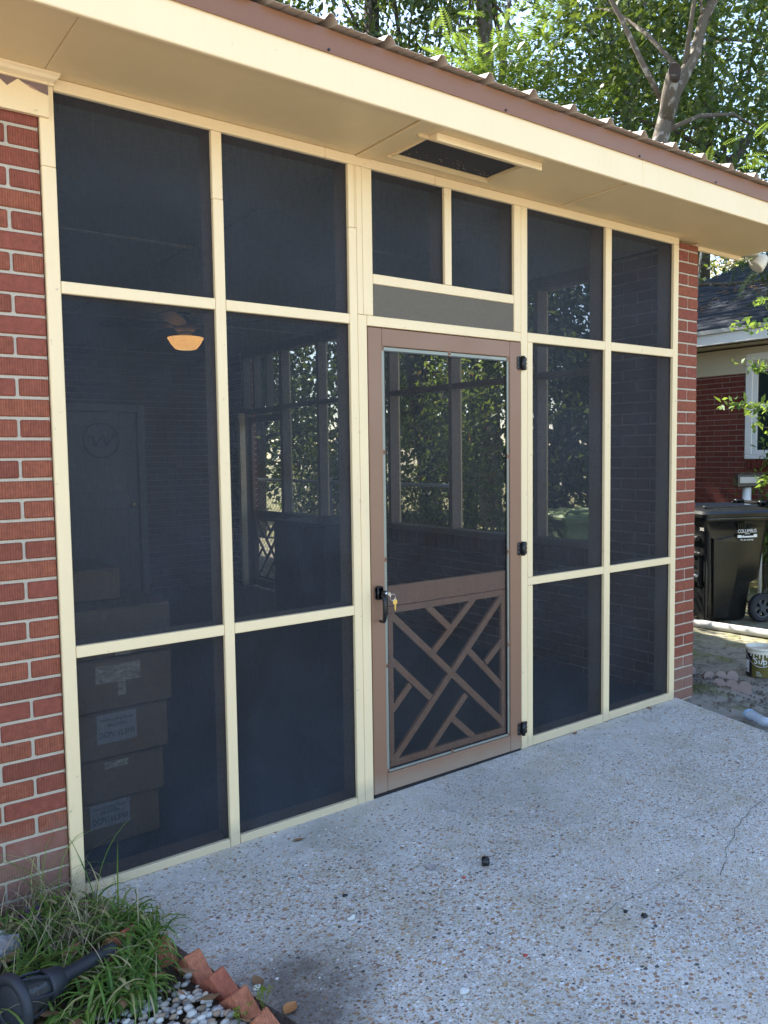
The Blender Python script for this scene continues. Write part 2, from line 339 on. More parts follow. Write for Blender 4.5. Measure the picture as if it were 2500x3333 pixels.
# ------------------------------------------------------------------ mesh builder
class MB:
    def __init__(s): s.v = []; s.f = []; s.t = []; s.M = None
    def add(s, vs, fs, tint=0.5):
        o = len(s.v)
        if s.M is not None: vs = [s.M @ Vector(p) for p in vs]
        s.v.extend([tuple(p) for p in vs]); s.f.extend([tuple(i + o for i in f) for f in fs]); s.t.extend([tint] * len(fs)); return s
    def box(s, x0, x1, y0, y1, z0, z1, bev=.0015, tint=.5):
        if x1 < x0: x0, x1 = x1, x0
        if y1 < y0: y0, y1 = y1, y0
        if z1 < z0: z0, z1 = z1, z0
        if not bev:
            vs = [(x, y, z) for x in (x0, x1) for y in (y0, y1) for z in (z0, z1)]
            return s.add(vs, [(0, 1, 3, 2), (4, 6, 7, 5), (0, 4, 5, 1), (2, 3, 7, 6), (0, 2, 6, 4), (1, 5, 7, 3)], tint)
        b = min(bev, (x1 - x0) * .45, (y1 - y0) * .45, (z1 - z0) * .45)
        vs = []; idx = {}
        for i, (x, sx) in enumerate(((x0, 1), (x1, -1))):
            for j, (y, sy) in enumerate(((y0, 1), (y1, -1))):
                for k, (z, sz) in enumerate(((z0, 1), (z1, -1))):
                    for a in range(3):
                        p = [x + sx * b, y + sy * b, z + sz * b]
                        p[a] = (x, y, z)[a]
                        idx[(i, j, k, a)] = len(vs); vs.append(tuple(p))
        fs = []
        I = lambda i, j, k, a: idx[(i, j, k, a)]
        fs += [(I(0,0,0,0), I(0,0,1,0), I(0,1,1,0), I(0,1,0,0)), (I(1,0,0,0), I(1,1,0,0), I(1,1,1,0), I(1,0,1,0)),
               (I(0,0,0,1), I(1,0,0,1), I(1,0,1,1), I(0,0,1,1)), (I(0,1,0,1), I(0,1,1,1), I(1,1,1,1), I(1,1,0,1)),
               (I(0,0,0,2), I(0,1,0,2), I(1,1,0,2), I(1,0,0,2)), (I(0,0,1,2), I(1,0,1,2), I(1,1,1,2), I(0,1,1,2))]
        for j in (0, 1):
            for k in (0, 1): fs.append((I(0,j,k,1), I(1,j,k,1), I(1,j,k,2), I(0,j,k,2)) if (j + k) % 2 == 0 else (I(0,j,k,2), I(1,j,k,2), I(1,j,k,1), I(0,j,k,1)))
        for i in (0, 1):
            for k in (0, 1): fs.append((I(i,0,k,2), I(i,1,k,2), I(i,1,k,0), I(i,0,k,0)) if (i + k) % 2 == 0 else (I(i,0,k,0), I(i,1,k,0), I(i,1,k,2), I(i,0,k,2)))
        for i in (0, 1):
            for j in (0, 1): fs.append((I(i,j,0,0), I(i,j,1,0), I(i,j,1,1), I(i,j,0,1)) if (i + j) % 2 == 0 else (I(i,j,0,1), I(i,j,1,1), I(i,j,1,0), I(i,j,0,0)))
        for i in (0, 1):
            for j in (0, 1):
                for k in (0, 1):
                    tri = (I(i,j,k,0), I(i,j,k,1), I(i,j,k,2)); fs.append(tri if (i + j + k) % 2 == 0 else tri[::-1])
        return s.add(vs, fs, tint)
    def prism(s, pts, y0, y1, tint=.5):
        """polygon in x,z pushed along y"""
        n = len(pts); vs = [(x, y0, z) for x, z in pts] + [(x, y1, z) for x, z in pts]
        fs = [tuple(range(n)), tuple(range(2 * n - 1, n - 1, -1))] + [(i, i + n, (i + 1) % n + n, (i + 1) % n) for i in range(n)]
        return s.add(vs, fs, tint)
    def bar(s, a, b, w, y0, y1, tint=.5):
        """flat bar in the x,z plane from a to b"""
        d = Vector((b[0] - a[0], b[1] - a[1])).normalized(); nx, nz = -d.y * w / 2, d.x * w / 2
        return s.prism([(a[0] + nx, a[1] + nz), (b[0] + nx, b[1] + nz), (b[0] - nx, b[1] - nz), (a[0] - nx, a[1] - nz)], y0, y1, tint)
    def tube(s, pts, rad, n=8, cap=True, tint=.5):
        pts = [Vector(p) for p in pts]; rs = rad if isinstance(rad, (list, tuple)) else [rad] * len(pts)
        vs = []; fs = []; up = Vector((0, 0, 1)); prev = None
        for i, p in enumerate(pts):
            d = (pts[min(i + 1, len(pts) - 1)] - pts[max(i - 1, 0)]).normalized()
            if prev is None:
                a = d.cross(up if abs(d.z) < .9 else Vector((1, 0, 0))).normalized()
            else: a = (prev - d * prev.dot(d)).normalized()
            prev = a; b = d.cross(a)
            for k in range(n):
                t = 2 * PI * k / n; vs.append(p + (a * math.cos(t) + b * math.sin(t)) * rs[i])
        for i in range(len(pts) - 1):
            for k in range(n):
                k2 = (k + 1) % n; fs.append((i * n + k, i * n + k2, (i + 1) * n + k2, (i + 1) * n + k))
        if cap: fs += [tuple(range(n - 1, -1, -1)), tuple((len(pts) - 1) * n + k for k in range(n))]
        return s.add(vs, fs, tint)
    def lathe(s, prof, n=32, tint=.5, c=(0, 0, 0)):
        vs = []; fs = []
        for r, z in prof:
            for k in range(n):
                t = 2 * PI * k / n; vs.append((c[0] + r * math.cos(t), c[1] + r * math.sin(t), c[2] + z))
        for i in range(len(prof) - 1):
            for k in range(n):
                k2 = (k + 1) % n; fs.append((i * n + k, i * n + k2, (i + 1) * n + k2, (i + 1) * n + k))
        return s.add(vs, fs, tint)
    def blob(s, c, r, tint=.5, rough=.15, nu=8, nv=6):
        vs = [(c[0], c[1], c[2] - r[2])]; fs = []; sd = random.random() * 50
        for j in range(1, nv):
            ph = PI * j / nv - PI / 2
            for i in range(nu):
                th = 2 * PI * i / nu; d = Vector((math.cos(ph) * math.cos(th), math.cos(ph) * math.sin(th), math.sin(ph)))
                k = 1 + rough * noise.noise(d * 1.6 + Vector((sd, 0, 0))) * 2
                vs.append((c[0] + d.x * r[0] * k, c[1] + d.y * r[1] * k, c[2] + d.z * r[2] * k))
        vs.append((c[0], c[1], c[2] + r[2])); top = len(vs) - 1
        for i in range(nu):
            fs.append((0, 1 + (i + 1) % nu, 1 + i)); fs.append((top, top - nu + i, top - nu + (i + 1) % nu))
        for j in range(nv - 2):
            for i in range(nu):
                a = 1 + j * nu + i; b = 1 + j * nu + (i + 1) % nu; fs.append((a, b, b + nu, a + nu))
        return s.add(vs, fs, tint)
    def build(s, name, mat, parent=None, smooth=False, world=True):
        me = bpy.data.meshes.new(name)
        off = Vector(parent_loc(parent)) if (parent and world) else Vector((0, 0, 0))
        me.from_pydata([(p[0] - off.x, p[1] - off.y, p[2] - off.z) for p in s.v], [], s.f)
        a = me.attributes.new('tint', 'FLOAT', 'FACE'); a.data.foreach_set('value', np.array(s.t, 'f'))
        if isinstance(mat, str): mat = M[mat]
        me.materials.append(mat)
        if smooth: me.polygons.foreach_set('use_smooth', [True] * len(me.polygons))
        me.update()
        o = bpy.data.objects.new(name, me); C.objects.link(o)
        if parent: o.parent = parent
        return o
def parent_loc(p):
    l = Vector((0, 0, 0))
    while p: l = l + p.location; p = p.parent
    return l
def np_mesh(name, V, F, tint, mat, parent=None, smooth=False):
    me = bpy.data.meshes.new(name)
    off = np.array(parent_loc(parent)) if parent else np.zeros(3)
    V = np.asarray(V, 'f') - off.astype('f'); F = np.asarray(F, 'i'); k = F.shape[1]
    me.vertices.add(len(V)); me.vertices.foreach_set('co', V.ravel())
    me.loops.add(F.size); me.loops.foreach_set('vertex_index', F.ravel())
    me.polygons.add(len(F)); me.polygons.foreach_set('loop_start', np.arange(0, F.size, k, dtype='i')); me.polygons.foreach_set('loop_total', np.full(len(F), k, 'i'))
    me.update(calc_edges=True); me.validate()
    a = me.attributes.new('tint', 'FLOAT', 'FACE'); a.data.foreach_set('value', np.asarray(tint, 'f'))
    me.materials.append(M[mat] if isinstance(mat, str) else mat)
    if smooth: me.polygons.foreach_set('use_smooth', [True] * len(F))
    o = bpy.data.objects.new(name, me); C.objects.link(o)
    if parent: o.parent = parent
    return o
def tag(o, label, cat, group=None, kind=None):
    o['label'] = label; o['category'] = cat
    if group: o['group'] = group
    if kind: o['kind'] = kind
    return o
def thing(name, label, cat, loc=(0, 0, 0), group=None):
    o = bpy.data.objects.new(name, None); o.empty_display_size = .1; C.objects.link(o); o.location = loc
    return tag(o, label, cat, group)
def struct(o): o['kind'] = 'structure'; return o
def text(name, s, size, mat, parent, mtx, extrude=.0006, align='CENTER', sx=1.0):
    cu = bpy.data.curves.new(name, 'FONT'); cu.body = s; cu.size = size; cu.extrude = extrude; cu.align_x = align; cu.align_y = 'CENTER'; cu.resolution_u = 3
    tmp = bpy.data.objects.new(name + '_tmp', cu); C.objects.link(tmp)
    bpy.context.view_layer.update()
    me = bpy.data.meshes.new_from_object(tmp.evaluated_get(bpy.context.evaluated_depsgraph_get()))
    bpy.data.objects.remove(tmp, do_unlink=True)
    off = Matrix.Translation(-parent_loc(parent)) if parent else Matrix()
    me.transform(off @ mtx @ Matrix.Diagonal((sx, 1, 1, 1)))
    me.materials.clear(); me.materials.append(M[mat])
    o = bpy.data.objects.new(name, me); C.objects.link(o)
    if parent: o.parent = parent
    return o
def face_mtx(x, y, z, rz=0):
    """text standing upright, facing -y before rz"""
    return Matrix.Translation((x, y, z)) @ Matrix.Rotation(rz, 4, 'Z') @ Matrix.Rotation(PI / 2, 4, 'X')

# ------------------------------------------------------------------ brickwork
def brickwork(x0, x1, z0, z1, pitch=.0665, phase=0.0, L=.2032, holes=(), bev=.003, depth=.09, start='right', jit=.0015, joint=.0095):
    """bricks + mortar boxes facing -y at y=0"""
    b = MB(); m = MB()
    k0 = int(math.floor((z0 - phase) / pitch)); k = k0
    while phase + k * pitch < z1 - .004:
        za = max(z0, phase + k * pitch + joint / 2); zb = min(z1, phase + (k + 1) * pitch - joint / 2)
        ra = max(z0, phase + k * pitch); rb = min(z1, phase + (k + 1) * pitch)
        if rb - ra > .002:
            segs = [(x0, x1)]; zc = (ra + rb) / 2
            for hx0, hx1, hz0, hz1 in holes:
                if hz0 < zc < hz1:
                    ns = []
                    for a, c in segs:
                        if hx1 <= a or hx0 >= c: ns.append((a, c)); continue
                        if hx0 > a: ns.append((a, hx0))
                        if hx1 < c: ns.append((hx1, c))
                    segs = ns
            for a, c in segs:
                m.box(a + .0005, c - .0005, .006, depth - .004, ra, rb, 0)
            if zb - za > .012:
                off = 0 if k % 2 == 0 else L / 2
                xs = []
                if start == 'right':
                    x = x1 + joint - off if off else x1 + joint
                    e = x1 + joint
                    edges = [e]
                    e2 = x1 + joint - (L / 2 if off else L)
                    while e2 > x0 - L: edges.append(e2); e2 -= L
                    for i in range(len(edges) - 1): xs.append((edges[i + 1], edges[i] - joint))
                for a0, c0 in xs:
                    for a, c in segs:
                        p, q = max(a0, a), min(c0, c)
                        if q - p > .02:
                            dy = random.uniform(-jit, jit); dz = random.uniform(-jit, jit) * .5; dx = random.uniform(-jit, jit) * .7
                            b.box(p + (dx if p > a else 0), q + (dx if q < c else 0), dy, depth, za + dz, zb + dz, bev, random.random())
        k += 1
    return b, m

# ------------------------------------------------------------------ ground
gx = np.unique(np.concatenate([np.linspace(-90, -8, 12), np.linspace(-8, 3, 20), np.linspace(3, 9, 110), np.linspace(9, 16, 20), np.linspace(16, 110, 14)]))
gy = np.unique(np.concatenate([np.linspace(-90, -10, 10), np.linspace(-10, -2, 12), np.linspace(-2, 4.5, 120), np.linspace(4.5, 14, 24), np.linspace(14, 120, 14)]))
GV = []; 
for y in gy:
    for x in gx:
        z = -.055
        if 2.9 < x < 9 and -2 < y < 4.5:
            z += .022 * noise.noise(Vector((x * 2.1, y * 2.1, 0))) + .010 * noise.noise(Vector((x * 9, y * 9, 3)))
            d = math.hypot(x - 3.95, y - .12)      # little spoil heap by the pier
            z += .06 * math.exp(-(d / .28) ** 2) + .035 * math.exp(-(((x - 3.62) / .22) ** 2 + ((y + .12) / .35) ** 2))
        if x > 10 or y > 14: z += .15 * noise.noise(Vector((x * .1, y * .1, 0)))
        GV.append((x, y, z))
nx_ = len(gx)
GF = [(j * nx_ + i, j * nx_ + i + 1, (j + 1) * nx_ + i + 1, (j + 1) * nx_ + i) for j in range(len(gy) - 1) for i in range(nx_ - 1)]
struct(np_mesh('ground', GV, GF, np.zeros(len(GF)), 'dirt', None, True))

zs = lambda x: .0065 * x - .002
outline = [(.0, .13), (3.50, .13), (3.47, .02), (3.40, -.25), (3.31, -.626), (3.1, -1.4), (2.9, -2.4), (2.8, -4), (2.8, -16), (-6, -16), (-6, -2.4), (-1.2, -2.2), (.1, -1.75), (.24, -1.4), (.26, -1.0), (.17, -.62), (.10, -.3), (.03, .0)]
mb = MB(); n = len(outline)
mb.add([(x, y, zs(x)) for x, y in outline] + [(x, y, zs(x) - .09) for x, y in outline], [tuple(range(n))[::-1]] + [(i, (i + 1) % n, (i + 1) % n + n, i + n) for i in range(n)])
slab = struct(mb.build('patio_slab', 'concrete'))
mb = MB(); mb.add([(-.05, .12, .012), (3.45, .12, .028), (3.45, 5.9, .028), (-.05, 5.9, .012), (-.05, .12, -.05), (3.45, .12, -.05), (3.45, 5.9, -.05), (-.05, 5.9, -.05)], [(0, 1, 2, 3), (0, 4, 5, 1), (1, 5, 6, 2), (2, 6, 7, 3), (3, 7, 4, 0)])
struct(mb.build('porch_floor', 'cfloor'))
# crack in the slab: thin dark fissures lying in the surface
ck = MB()
def crack(pts, w):
    P = []
    for i in range(len(pts) - 1):
        a, b = Vector(pts[i]), Vector(pts[i + 1])
        for t in (0, .25, .5, .75): P.append(a.lerp(b, t) + Vector((random.uniform(-1, 1), random.uniform(-1, 1))) * .007)
    P.append(Vector(pts[-1])); vs = []; fs = []
    for i, p in enumerate(P):
        d = (P[min(i + 1, len(P) - 1)] - P[max(0, i - 1)]).normalized(); nn = Vector((-d.y, d.x)) * w * random.uniform(.3, 1.2) / 2
        vs += [(p.x + nn.x, p.y + nn.y, zs(p.x) + .0035), (p.x - nn.x, p.y - nn.y, zs(p.x) + .0035)]
    for i in range(len(P) - 1): fs.append((2 * i, 2 * i + 1, 2 * i + 3, 2 * i + 2))
    ck.add(vs, fs)
crack([(2.562, -1.035), (2.36, -1.064), (2.165, -1.117), (2.026, -1.165), (1.922, -1.215), (1.80, -1.27)], .0026)
crack([(1.811, -1.198), (1.644, -1.173), (1.543, -1.169), (1.454, -1.16), (1.345, -1.157), (1.2, -1.19)], .0018)
o = ck.build('crack', simple('crack_dark_line', (.11, .10, .09), .9)); o.parent = slab

# ------------------------------------------------------------------ porch front: boards, framing, screens
pw = thing('screened_porch_front', 'cream painted timber grid of black insect screens between two red brick walls', 'screen wall', (0, .02, 0))
z435 = 2.435; g = .0006
X0, M1L, M1R, PL, DL, DR, RS2, RS, M2L, M2R, RE, RO = 0, .5427, .5847, 1.1367, 1.2219, 2.1359, 2.1808, 2.2174, 2.773, 2.8229, 3.3823, 3.4302
ZT, ZTO = 2.6767, 2.7166
T1L, T1R, T2L, T2R = 1.256, 1.6537, 1.6956, 2.0895
GB, GT, TB, DT = 2.0785, 2.2103, 2.2525, 2.031
def board(name, x0, x1, z0, z1, y=0.0, d=.019, mat='cream'):
    b = MB(); b.box(x0 + g, x1 - g, y + random.uniform(0, .0012), y + d, z0 + g, z1 - g, .0022); return b.build(name, mat, pw)
board('side_board', -.046, X0, -.008, z435); board('side_board', -.046, X0, z435, ZTO)
board('top_board', X0, 1.03, ZT, ZTO); board('top_board', 1.03, 1.6, ZT, ZTO); board('top_board', 1.6, RO, ZT, ZTO)
board('mullion', M1L, M1R, 0, z435); board('mullion', M1L, M1R, z435, ZT, .0015)
board('rail', X0, M1L, 2.036, 2.0766); board('rail', M1R, PL, 2.036, 2.0766)
board('rail', X0, M1L, .8256, .8666); board('rail', M1R, PL, .8256, .8666)
board('bottom_board', X0, M1L, .0, .034); board('bottom_board', M1R, PL, .002, .036)
for a, b_ in ((PL, 1.176), (1.176, DL)):
    board('post_board', a, b_, .003, 2.425 if a == PL else 2.0785); 
board('post_board', PL, 1.168, 2.425, ZT)
board('post_board', 1.176, 1.205, 2.0785, ZT); board('post_board', 1.205, T1L, 2.0785, ZT)
board('post_board', 1.168, 1.176, 2.425, ZT)
board('door_head', DL, DR, DT + .004, GB); board('transom_rail', T1L, T2R, GT, TB); board('transom_mullion', T1R, T2L, TB, ZT)
board('post_board', T2R, DR, GB, ZT); board('post_board', DR, RS2, .014, ZT); board('post_board', RS2, RS, .016, .8386); board('post_board', RS2, RS, .8794, 2.037)
board('rail', RS2, M2L, 2.037, 2.0833); board('rail', M2R, RE, 2.037, 2.0833)
board('rail', RS2, M2L, .8386, .8794); board('rail', M2R, RE, .8386, .8794)
board('mullion', M2L, M2R, .018, ZT); board('bottom_board', RS, M2L, .016, .062); board('bottom_board', M2R, RE, .02, .0647)
board('side_board', RE, RO, .02, ZT)
o = MB(); o.box(T1L + g, T2R - g, .006, .016, GB, GT, .001); o.build('solid_screen_band', 'band', pw)
# 2x4 framing behind
fr = MB()
def f2(x0, x1, z0, z1, ya=.026, yb=.112): fr.box(x0, x1, ya, yb, z0, z1, .002)
for x0, x1 in ((-.046, -.004), (M1L + .002, M1R - .002), (PL + .004, DL - .004), (DR + .004, RS - .004), (M2L + .004, M2R - .004), (RE + .004, RO)): f2(x0, x1, .03, ZT + .02)
for x0, x1, r1, r2, bt in ((-.004, M1L + .002, 2.056, .846, .018), (M1R - .002, PL + .004, 2.056, .846, .018), (RS - .004, M2L + .004, 2.06, .859, .04), (M2R - .004, RE + .004, 2.06, .859, .04)):
    for zc in (r1, r2): f2(x0 + g, x1 - g, zc - .019, zc + .019)
    f2(x0 + g, x1 - g, bt - .012, bt + .014); f2(x0 + g, x1 - g, ZT + .006, ZT + .038)
f2(DL - .003, DR + .003, DT + .006, GB + .002); f2(DL - .003, DR + .003, GT + .003, TB - .003); f2(DL - .003, DR + .003, ZT + .006, ZT + .038); f2(T1R + .003, T2L - .003, TB, ZT)
f2(DL - .003, T1L - .004, TB, ZT); f2(T2R + .004, DR + .003, TB, ZT)
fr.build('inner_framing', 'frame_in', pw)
def screen(x0, x1, z0, z1, y=.0225):
    b = MB(); k = .004; N = 14; vs = []; fs = []
    sd = random.random() * 9
    for j in range(N + 1):
        for i in range(N + 1):
            u, v = i / N, j / N; e = math.sin(PI * u) * math.sin(PI * v)
            vs.append((x0 - k + (x1 - x0 + 2 * k) * u, y + e * .0022 * noise.noise(Vector((u * 2 + sd, v * 2.4, sd))), z0 - k + (z1 - z0 + 2 * k) * v))
    for j in range(N):
        for i in range(N): a = j * (N + 1) + i; fs.append((a, a + 1, a + N + 2, a + N + 1))
    b.add(vs, fs); return b.build('screen_panel', 'screen', pw, True)
for x0, x1 in ((X0, M1L), (M1R, PL)):
    for z0, z1 in ((.034, .8256), (.8666, 2.036), (2.0766, ZT)): screen(x0, x1, z0, z1)
for x0, x1 in ((RS, M2L), (M2R, RE)):
    for z0, z1 in ((.06, .8386), (.8794, 2.037)): screen(x0, x1, z0, z1)
screen(RS2, M2L, 2.0833, ZT); screen(M2R, RE, 2.0833, ZT); screen(T1L, T1R, TB, ZT); screen(T2L, T2R, TB, ZT)

# ------------------------------------------------------------------ screen door (chippendale lower panel)
LAT = [((1.345, .795), (2.032, .165)), ((2.018, .797), (1.347, .142)), ((1.548, .812), (1.688, .6867)), ((1.836, .812), (1.5838, .5943)),
       ((1.8013, .5658), (2.035, .338)), ((2.03, .5855), (1.9116, .489)), ((1.343, .5945), (1.5667, .3823)), ((1.4472, .4666), (1.345, .37)),
       ((1.784, .3579), (1.54, .127)), ((1.6987, .2581), (1.838, .135))]
def screen_door(root, y, off=Matrix(), mesh=True, detail=True):
    W0, W1 = DL + .003, DR - .003; zb, zt = .022, DT
    def P(name, mb, mat, par=root, smooth=False): return mb.build(name, mat, par, smooth)
    def mk():
        b = MB(); b.M = off; return b
    i0, i1, b0, t0 = 1.296, 2.058, .101, 1.956
    b = mk(); b.box(W0, i0, y, y + .034, zb, zt, .003); P('stile', b, 'brown')
    b = mk(); b.box(i1, W1, y, y + .034, zb, zt, .003); P('stile', b, 'brown')
    b = mk(); b.box(i0 + g, i1 - g, y + .0008, y + .034, t0, zt, .003); P('top_rail', b, 'brown')
    b = mk(); b.box(i0 + g, i1 - g, y + .0008, y + .034, zb, b0, .003); P('bottom_rail', b, 'brown')
    ys = y + .016
    b = mk(); b.box(i0 + .024, i1 - .014, ys + .003, ys + .022, .836, .926, .002); P('middle_rail', b, 'brown')
    b = mk()
    for x0, x1, z0, z1 in ((1.318, 2.046, .804, .834), (1.318, 2.046, .110, .146), (1.318, 1.350, .1465, .8035), (2.014, 2.046, .1465, .8035)): b.box(x0, x1, ys + .003, ys + .021, z0, z1, .0015)
    P('panel_frame', b, 'brown')
    for i, (a, c) in enumerate(LAT):
        b = mk(); b.bar(a, c, .030, ys + .004 + i * .0004, ys + .0205 - i * .0004); P('lattice_bar', b, 'brown')
    if not mesh: return
    b = mk()
    for x0, x1, z0, z1 in ((i0 + .002, i1 - .002, t0 - .017, t0 - .002), (i0 + .002, i1 - .002, b0 + .002, b0 + .012), (i0 + .002, i0 + .016, b0 + .013, t0 - .018), (i1 - .013, i1 - .002, b0 + .013, t0 - .018)):
        b.box(x0, x1, ys - .009, ys + .001, z0, z1, .001)
    P('screen_frame', b, 'alu')
    b = mk()
    for x0, x1, z0, z1 in ((i0 + .016, i1 - .013, t0 - .022, t0 - .0175), (i0 + .016, i1 - .013, b0 + .0125, b0 + .017), (i0 + .0165, i0 + .021, b0 + .018, t0 - .023), (i1 - .018, i1 - .0135, b0 + .018, t0 - .023)):
        b.box(x0, x1, ys - .006, ys + .0005, z0, z1, .0005)
    P('spline', b, 'blackmetal')
    b = mk(); b.add([(i0 + .01, ys + .0015, b0 + .008), (i1 - .008, ys + .0015, b0 + .008), (i1 - .008, ys + .0015, t0 - .01), (i0 + .01, ys + .0015, t0 - .01)], [(0, 1, 2, 3)]); P('screen_panel', b, 'screen_door')
    for x, z in ((1.303, 1.948), (1.679, 1.948), (2.05, 1.948), (1.303, 1.508), (1.303, 1.046), (1.303, .58), (2.05, 1.482), (2.05, 1.019), (2.05, .56), (1.303, .108), (1.679, .108), (2.05, .108)):
        b = mk(); b.box(x - .007, x + .007, y + .004, y + .0075, z - .011, z + .011, .0008); c = P('clip', b, 'brown')
        b = mk(); b.tube([(x, y + .0035, z), (x, y + .001, z)], .003, 8); b.build('screw', 'blackmetal', c)
dr = thing('screen_door', 'brown wooden screen door with crossed lattice lower panel, closed in the cream frame', 'door', (1.679, .015, .012))
screen_door(dr, -.001)
# handle
hd = MB(); hd.box(1.2385, 1.2700, -.028, -.0015, .880, .937, .005); hh = hd.build('handle', 'blackmetal', dr, True)
hd = MB(); hd.tube([(1.258, -.020, .906), (1.258, -.046, .896), (1.258, -.052, .87), (1.258, -.050, .83), (1.258, -.046, .80), (1.258, -.040, .788), (1.256, -.018, .786), (1.256, -.012, .788)], [.010, .011, .0115, .0105, .009, .0075, .006, .005], 10)
o = hd.build('grip', 'blackmetal', hh, True)
hd = MB(); hd.tube([(1.258, -.030, .912), (1.258, -.062, .912)], .0105, 16); hd.build('push_button', 'blackmetal', hh, True)
hd = MB(); hd.tube([(1.258, -.061, .912), (1.258, -.0645, .912)], .0075, 16); hd.build('lock_cylinder', 'steel', hh, True)
for zc in (1.931, 1.0286, .1239):
    h = MB(); xl = 2.1005
    for k in (-1, 0, 1):
        h.blob((xl + .013, -.0035, zc + k * .020), (.012, .003, .0125), rough=0)
        h.blob((2.1365 + .024, -.0035, zc + k * .020), (.011, .003, .0125), rough=0)
    h.box(2.112, 2.160, -.0052, -.0015, zc - .029, zc + .029, .001)
    ho = h.build('hinge', 'blackmetal', dr, False)
    h = MB(); h.tube([(2.1365, -.011, zc - .034), (2.1365, -.011, zc + .034)], .0095, 14); h.build('barrel', 'blackmetal', ho, True)
th = MB(); th.box(DL + .004, DR - .004, .002, .09, -.004, .019, .002); o = th.build('threshold_gap_shade', 'blackmetal', pw)  # coloured black to stand in for the shaded gap under the door
# keys
ky = thing('key_ring', 'two brass keys on a steel ring hanging from the screen door lock', 'keys', (1.258, -.066, .912))
b = MB(); b.tube([(1.258 + .0005, -.0655 - .0, .912), (1.259, -.076, .912)], .0025, 8); b.box(1.2575, 1.2595, -.088, -.074, .904, .920, .0008); b.build('key', 'steel', ky)
ring = MB(); ring.tube([(1.272 + .014 * math.cos(t), -.086, .898 + .014 * math.sin(t)) for t in np.linspace(0, 2 * PI, 20)], .0013, 6); ring.build('ring', 'steel', ky, True)
for dx, dy in ((.0, 0), (.004, .006)):
    b = MB(); b.prism([(1.284 + dx + .0115 * math.cos(t), .876 + .0115 * math.sin(t)) for t in np.linspace(0, 2 * PI, 14)[:-1]], -.087 + dy, -.085 + dy)
    b.prism([(1.280 + dx, .868), (1.288 + dx, .868), (1.2875 + dx, .842), (1.2845 + dx, .838), (1.2815 + dx, .842)], -.0868 + dy, -.0852 + dy); b.build('key', 'brass', ky)

# ------------------------------------------------------------------ left brick wall
lw = thing('brick_wall', 'red combed brick house wall left of the screened porch', 'wall', (-1.0, .1, 0))
b, m = brickwork(-2.6, -.048, -.06, 2.72, .0657, 2.023, bev=.004)
for q, nm, mt in ((b, 'brickwork', 'brick'), (m, 'mortar', 'mortar')):
    q.v = [(x, y + .013, z) for x, y, z in q.v]; q.build(nm, mt, lw)
bk = MB(); bk.box(-2.6, -.047, .101, .2, -.06, 3.0, 0); bk.box(-.142, -.048, .1, 5.9, -.06, 3.0, 0); bk.build('inner_leaf', 'ceil', lw)
tr = thing('eave_trim_board', 'cream board with a zigzag top edge and crown moulding over the left brick wall', 'trim', (-.6, 0, 2.6))
pts = [(-2.6, 2.583), (-.019, 2.583), (-.0175, 2.650)]
zz = [(-.0716, 2.661), (-.109, 2.680), (-.1409, 2.652), (-.175, 2.679), (-.215, 2.653)]
x = -.25
while x > -2.6: zz.append((x, 2.68)); x -= .035; zz.append((x, 2.652)); x -= .04
zz = [q for q in zz if q[0] > -2.58]; pts += zz + [(-2.6, 2.66)]
b = MB(); b.prism(pts, -.013, .003); b.build('scalloped_board', 'cream', tr)
b = MB(); b.box(-2.6, -.0175, -.006, .011, 2.60, 2.7155, .001); b.build('backing_board', 'oldpaint', tr)
b = MB(); b.prism([(-.088, 2.672), (-.078, 2.6725), (-.05, 2.662), (-.036, 2.651), (-.044, 2.653), (-.07, 2.662)], -.0085, -.0062); b.build('paint_smear', simple('dusty_pink_paint', (.45, .27, .22), .5), tr)
cr = MB(); prof = [(-.006, 2.7160), (-.043, 2.7160), (-.043, 2.710), (-.036, 2.706), (-.030, 2.698), (-.020, 2.694), (-.013, 2.690), (-.013, 2.684), (-.006, 2.684)]
N = len(prof); x0, x1 = -2.6, .012
cr.add([(x0, y, z) for y, z in prof] + [(x1 if i in (1, 2, 3) else x1 - .012, y, z) for i, (y, z) in enumerate(prof)], [tuple(range(N)), tuple(range(2 * N - 1, N - 1, -1))] + [(i, (i + 1) % N, (i + 1) % N + N, i + N) for i in range(N)])
cr.build('crown_moulding', 'cream', tr)

# ------------------------------------------------------------------ side wall with windows
sw = thing('side_brick_wall', 'red brick side wall and end pier of the porch with screened openings above a knee wall', 'wall', (3.55, 3, 0))
b, m = brickwork(3.446, 3.641, -.06, 2.70, .0667, 2.661 - .0667 * 40, L=.2055, bev=.004)
for q, nm, mt in ((b, 'pier_brickwork', 'brick'), (m, 'pier_mortar', 'mortar')):
    q.v = [(x, y + .010, z) for x, y, z in q.v]; q.build(nm, mt, sw)
hl = [(-4.72, -.56, .742, 2.75), (-5.64, -4.72, -1, 2.75)]
def placed(q, nm, mt, loc, rz, par):
    o = q.build(nm, mt, par, False, world=False); o.location = Vector(loc) - parent_loc(par); o.rotation_euler = (0, 0, rz); return o
b, m = brickwork(-5.9, -.102, -.06, 2.68, .0667, -.003, holes=hl, bev=.003)
placed(b, 'inner_brickwork', 'brick_shade', (3.45, 0, 0), -PI / 2, sw); placed(m, 'inner_mortar', 'mortar_far', (3.45, 0, 0), -PI / 2, sw)
b, m = brickwork(.102, 5.9, -.06, 2.68, .0667, -.003, holes=[(.56, 4.72, .742, 2.75), (4.72, 5.64, -1, 2.75)], bev=.003)
placed(b, 'outer_brickwork', 'brick', (3.641, 0, 0), PI / 2, sw); placed(m, 'outer_mortar', 'mortar', (3.641, 0, 0), PI / 2, sw)
rl = MB()
yy = .565
while yy < 4.70: rl.box(3.448 + random.uniform(-.001, .001), 3.643, yy, yy + .057, .748, .860, .003, random.random()); yy += .0675
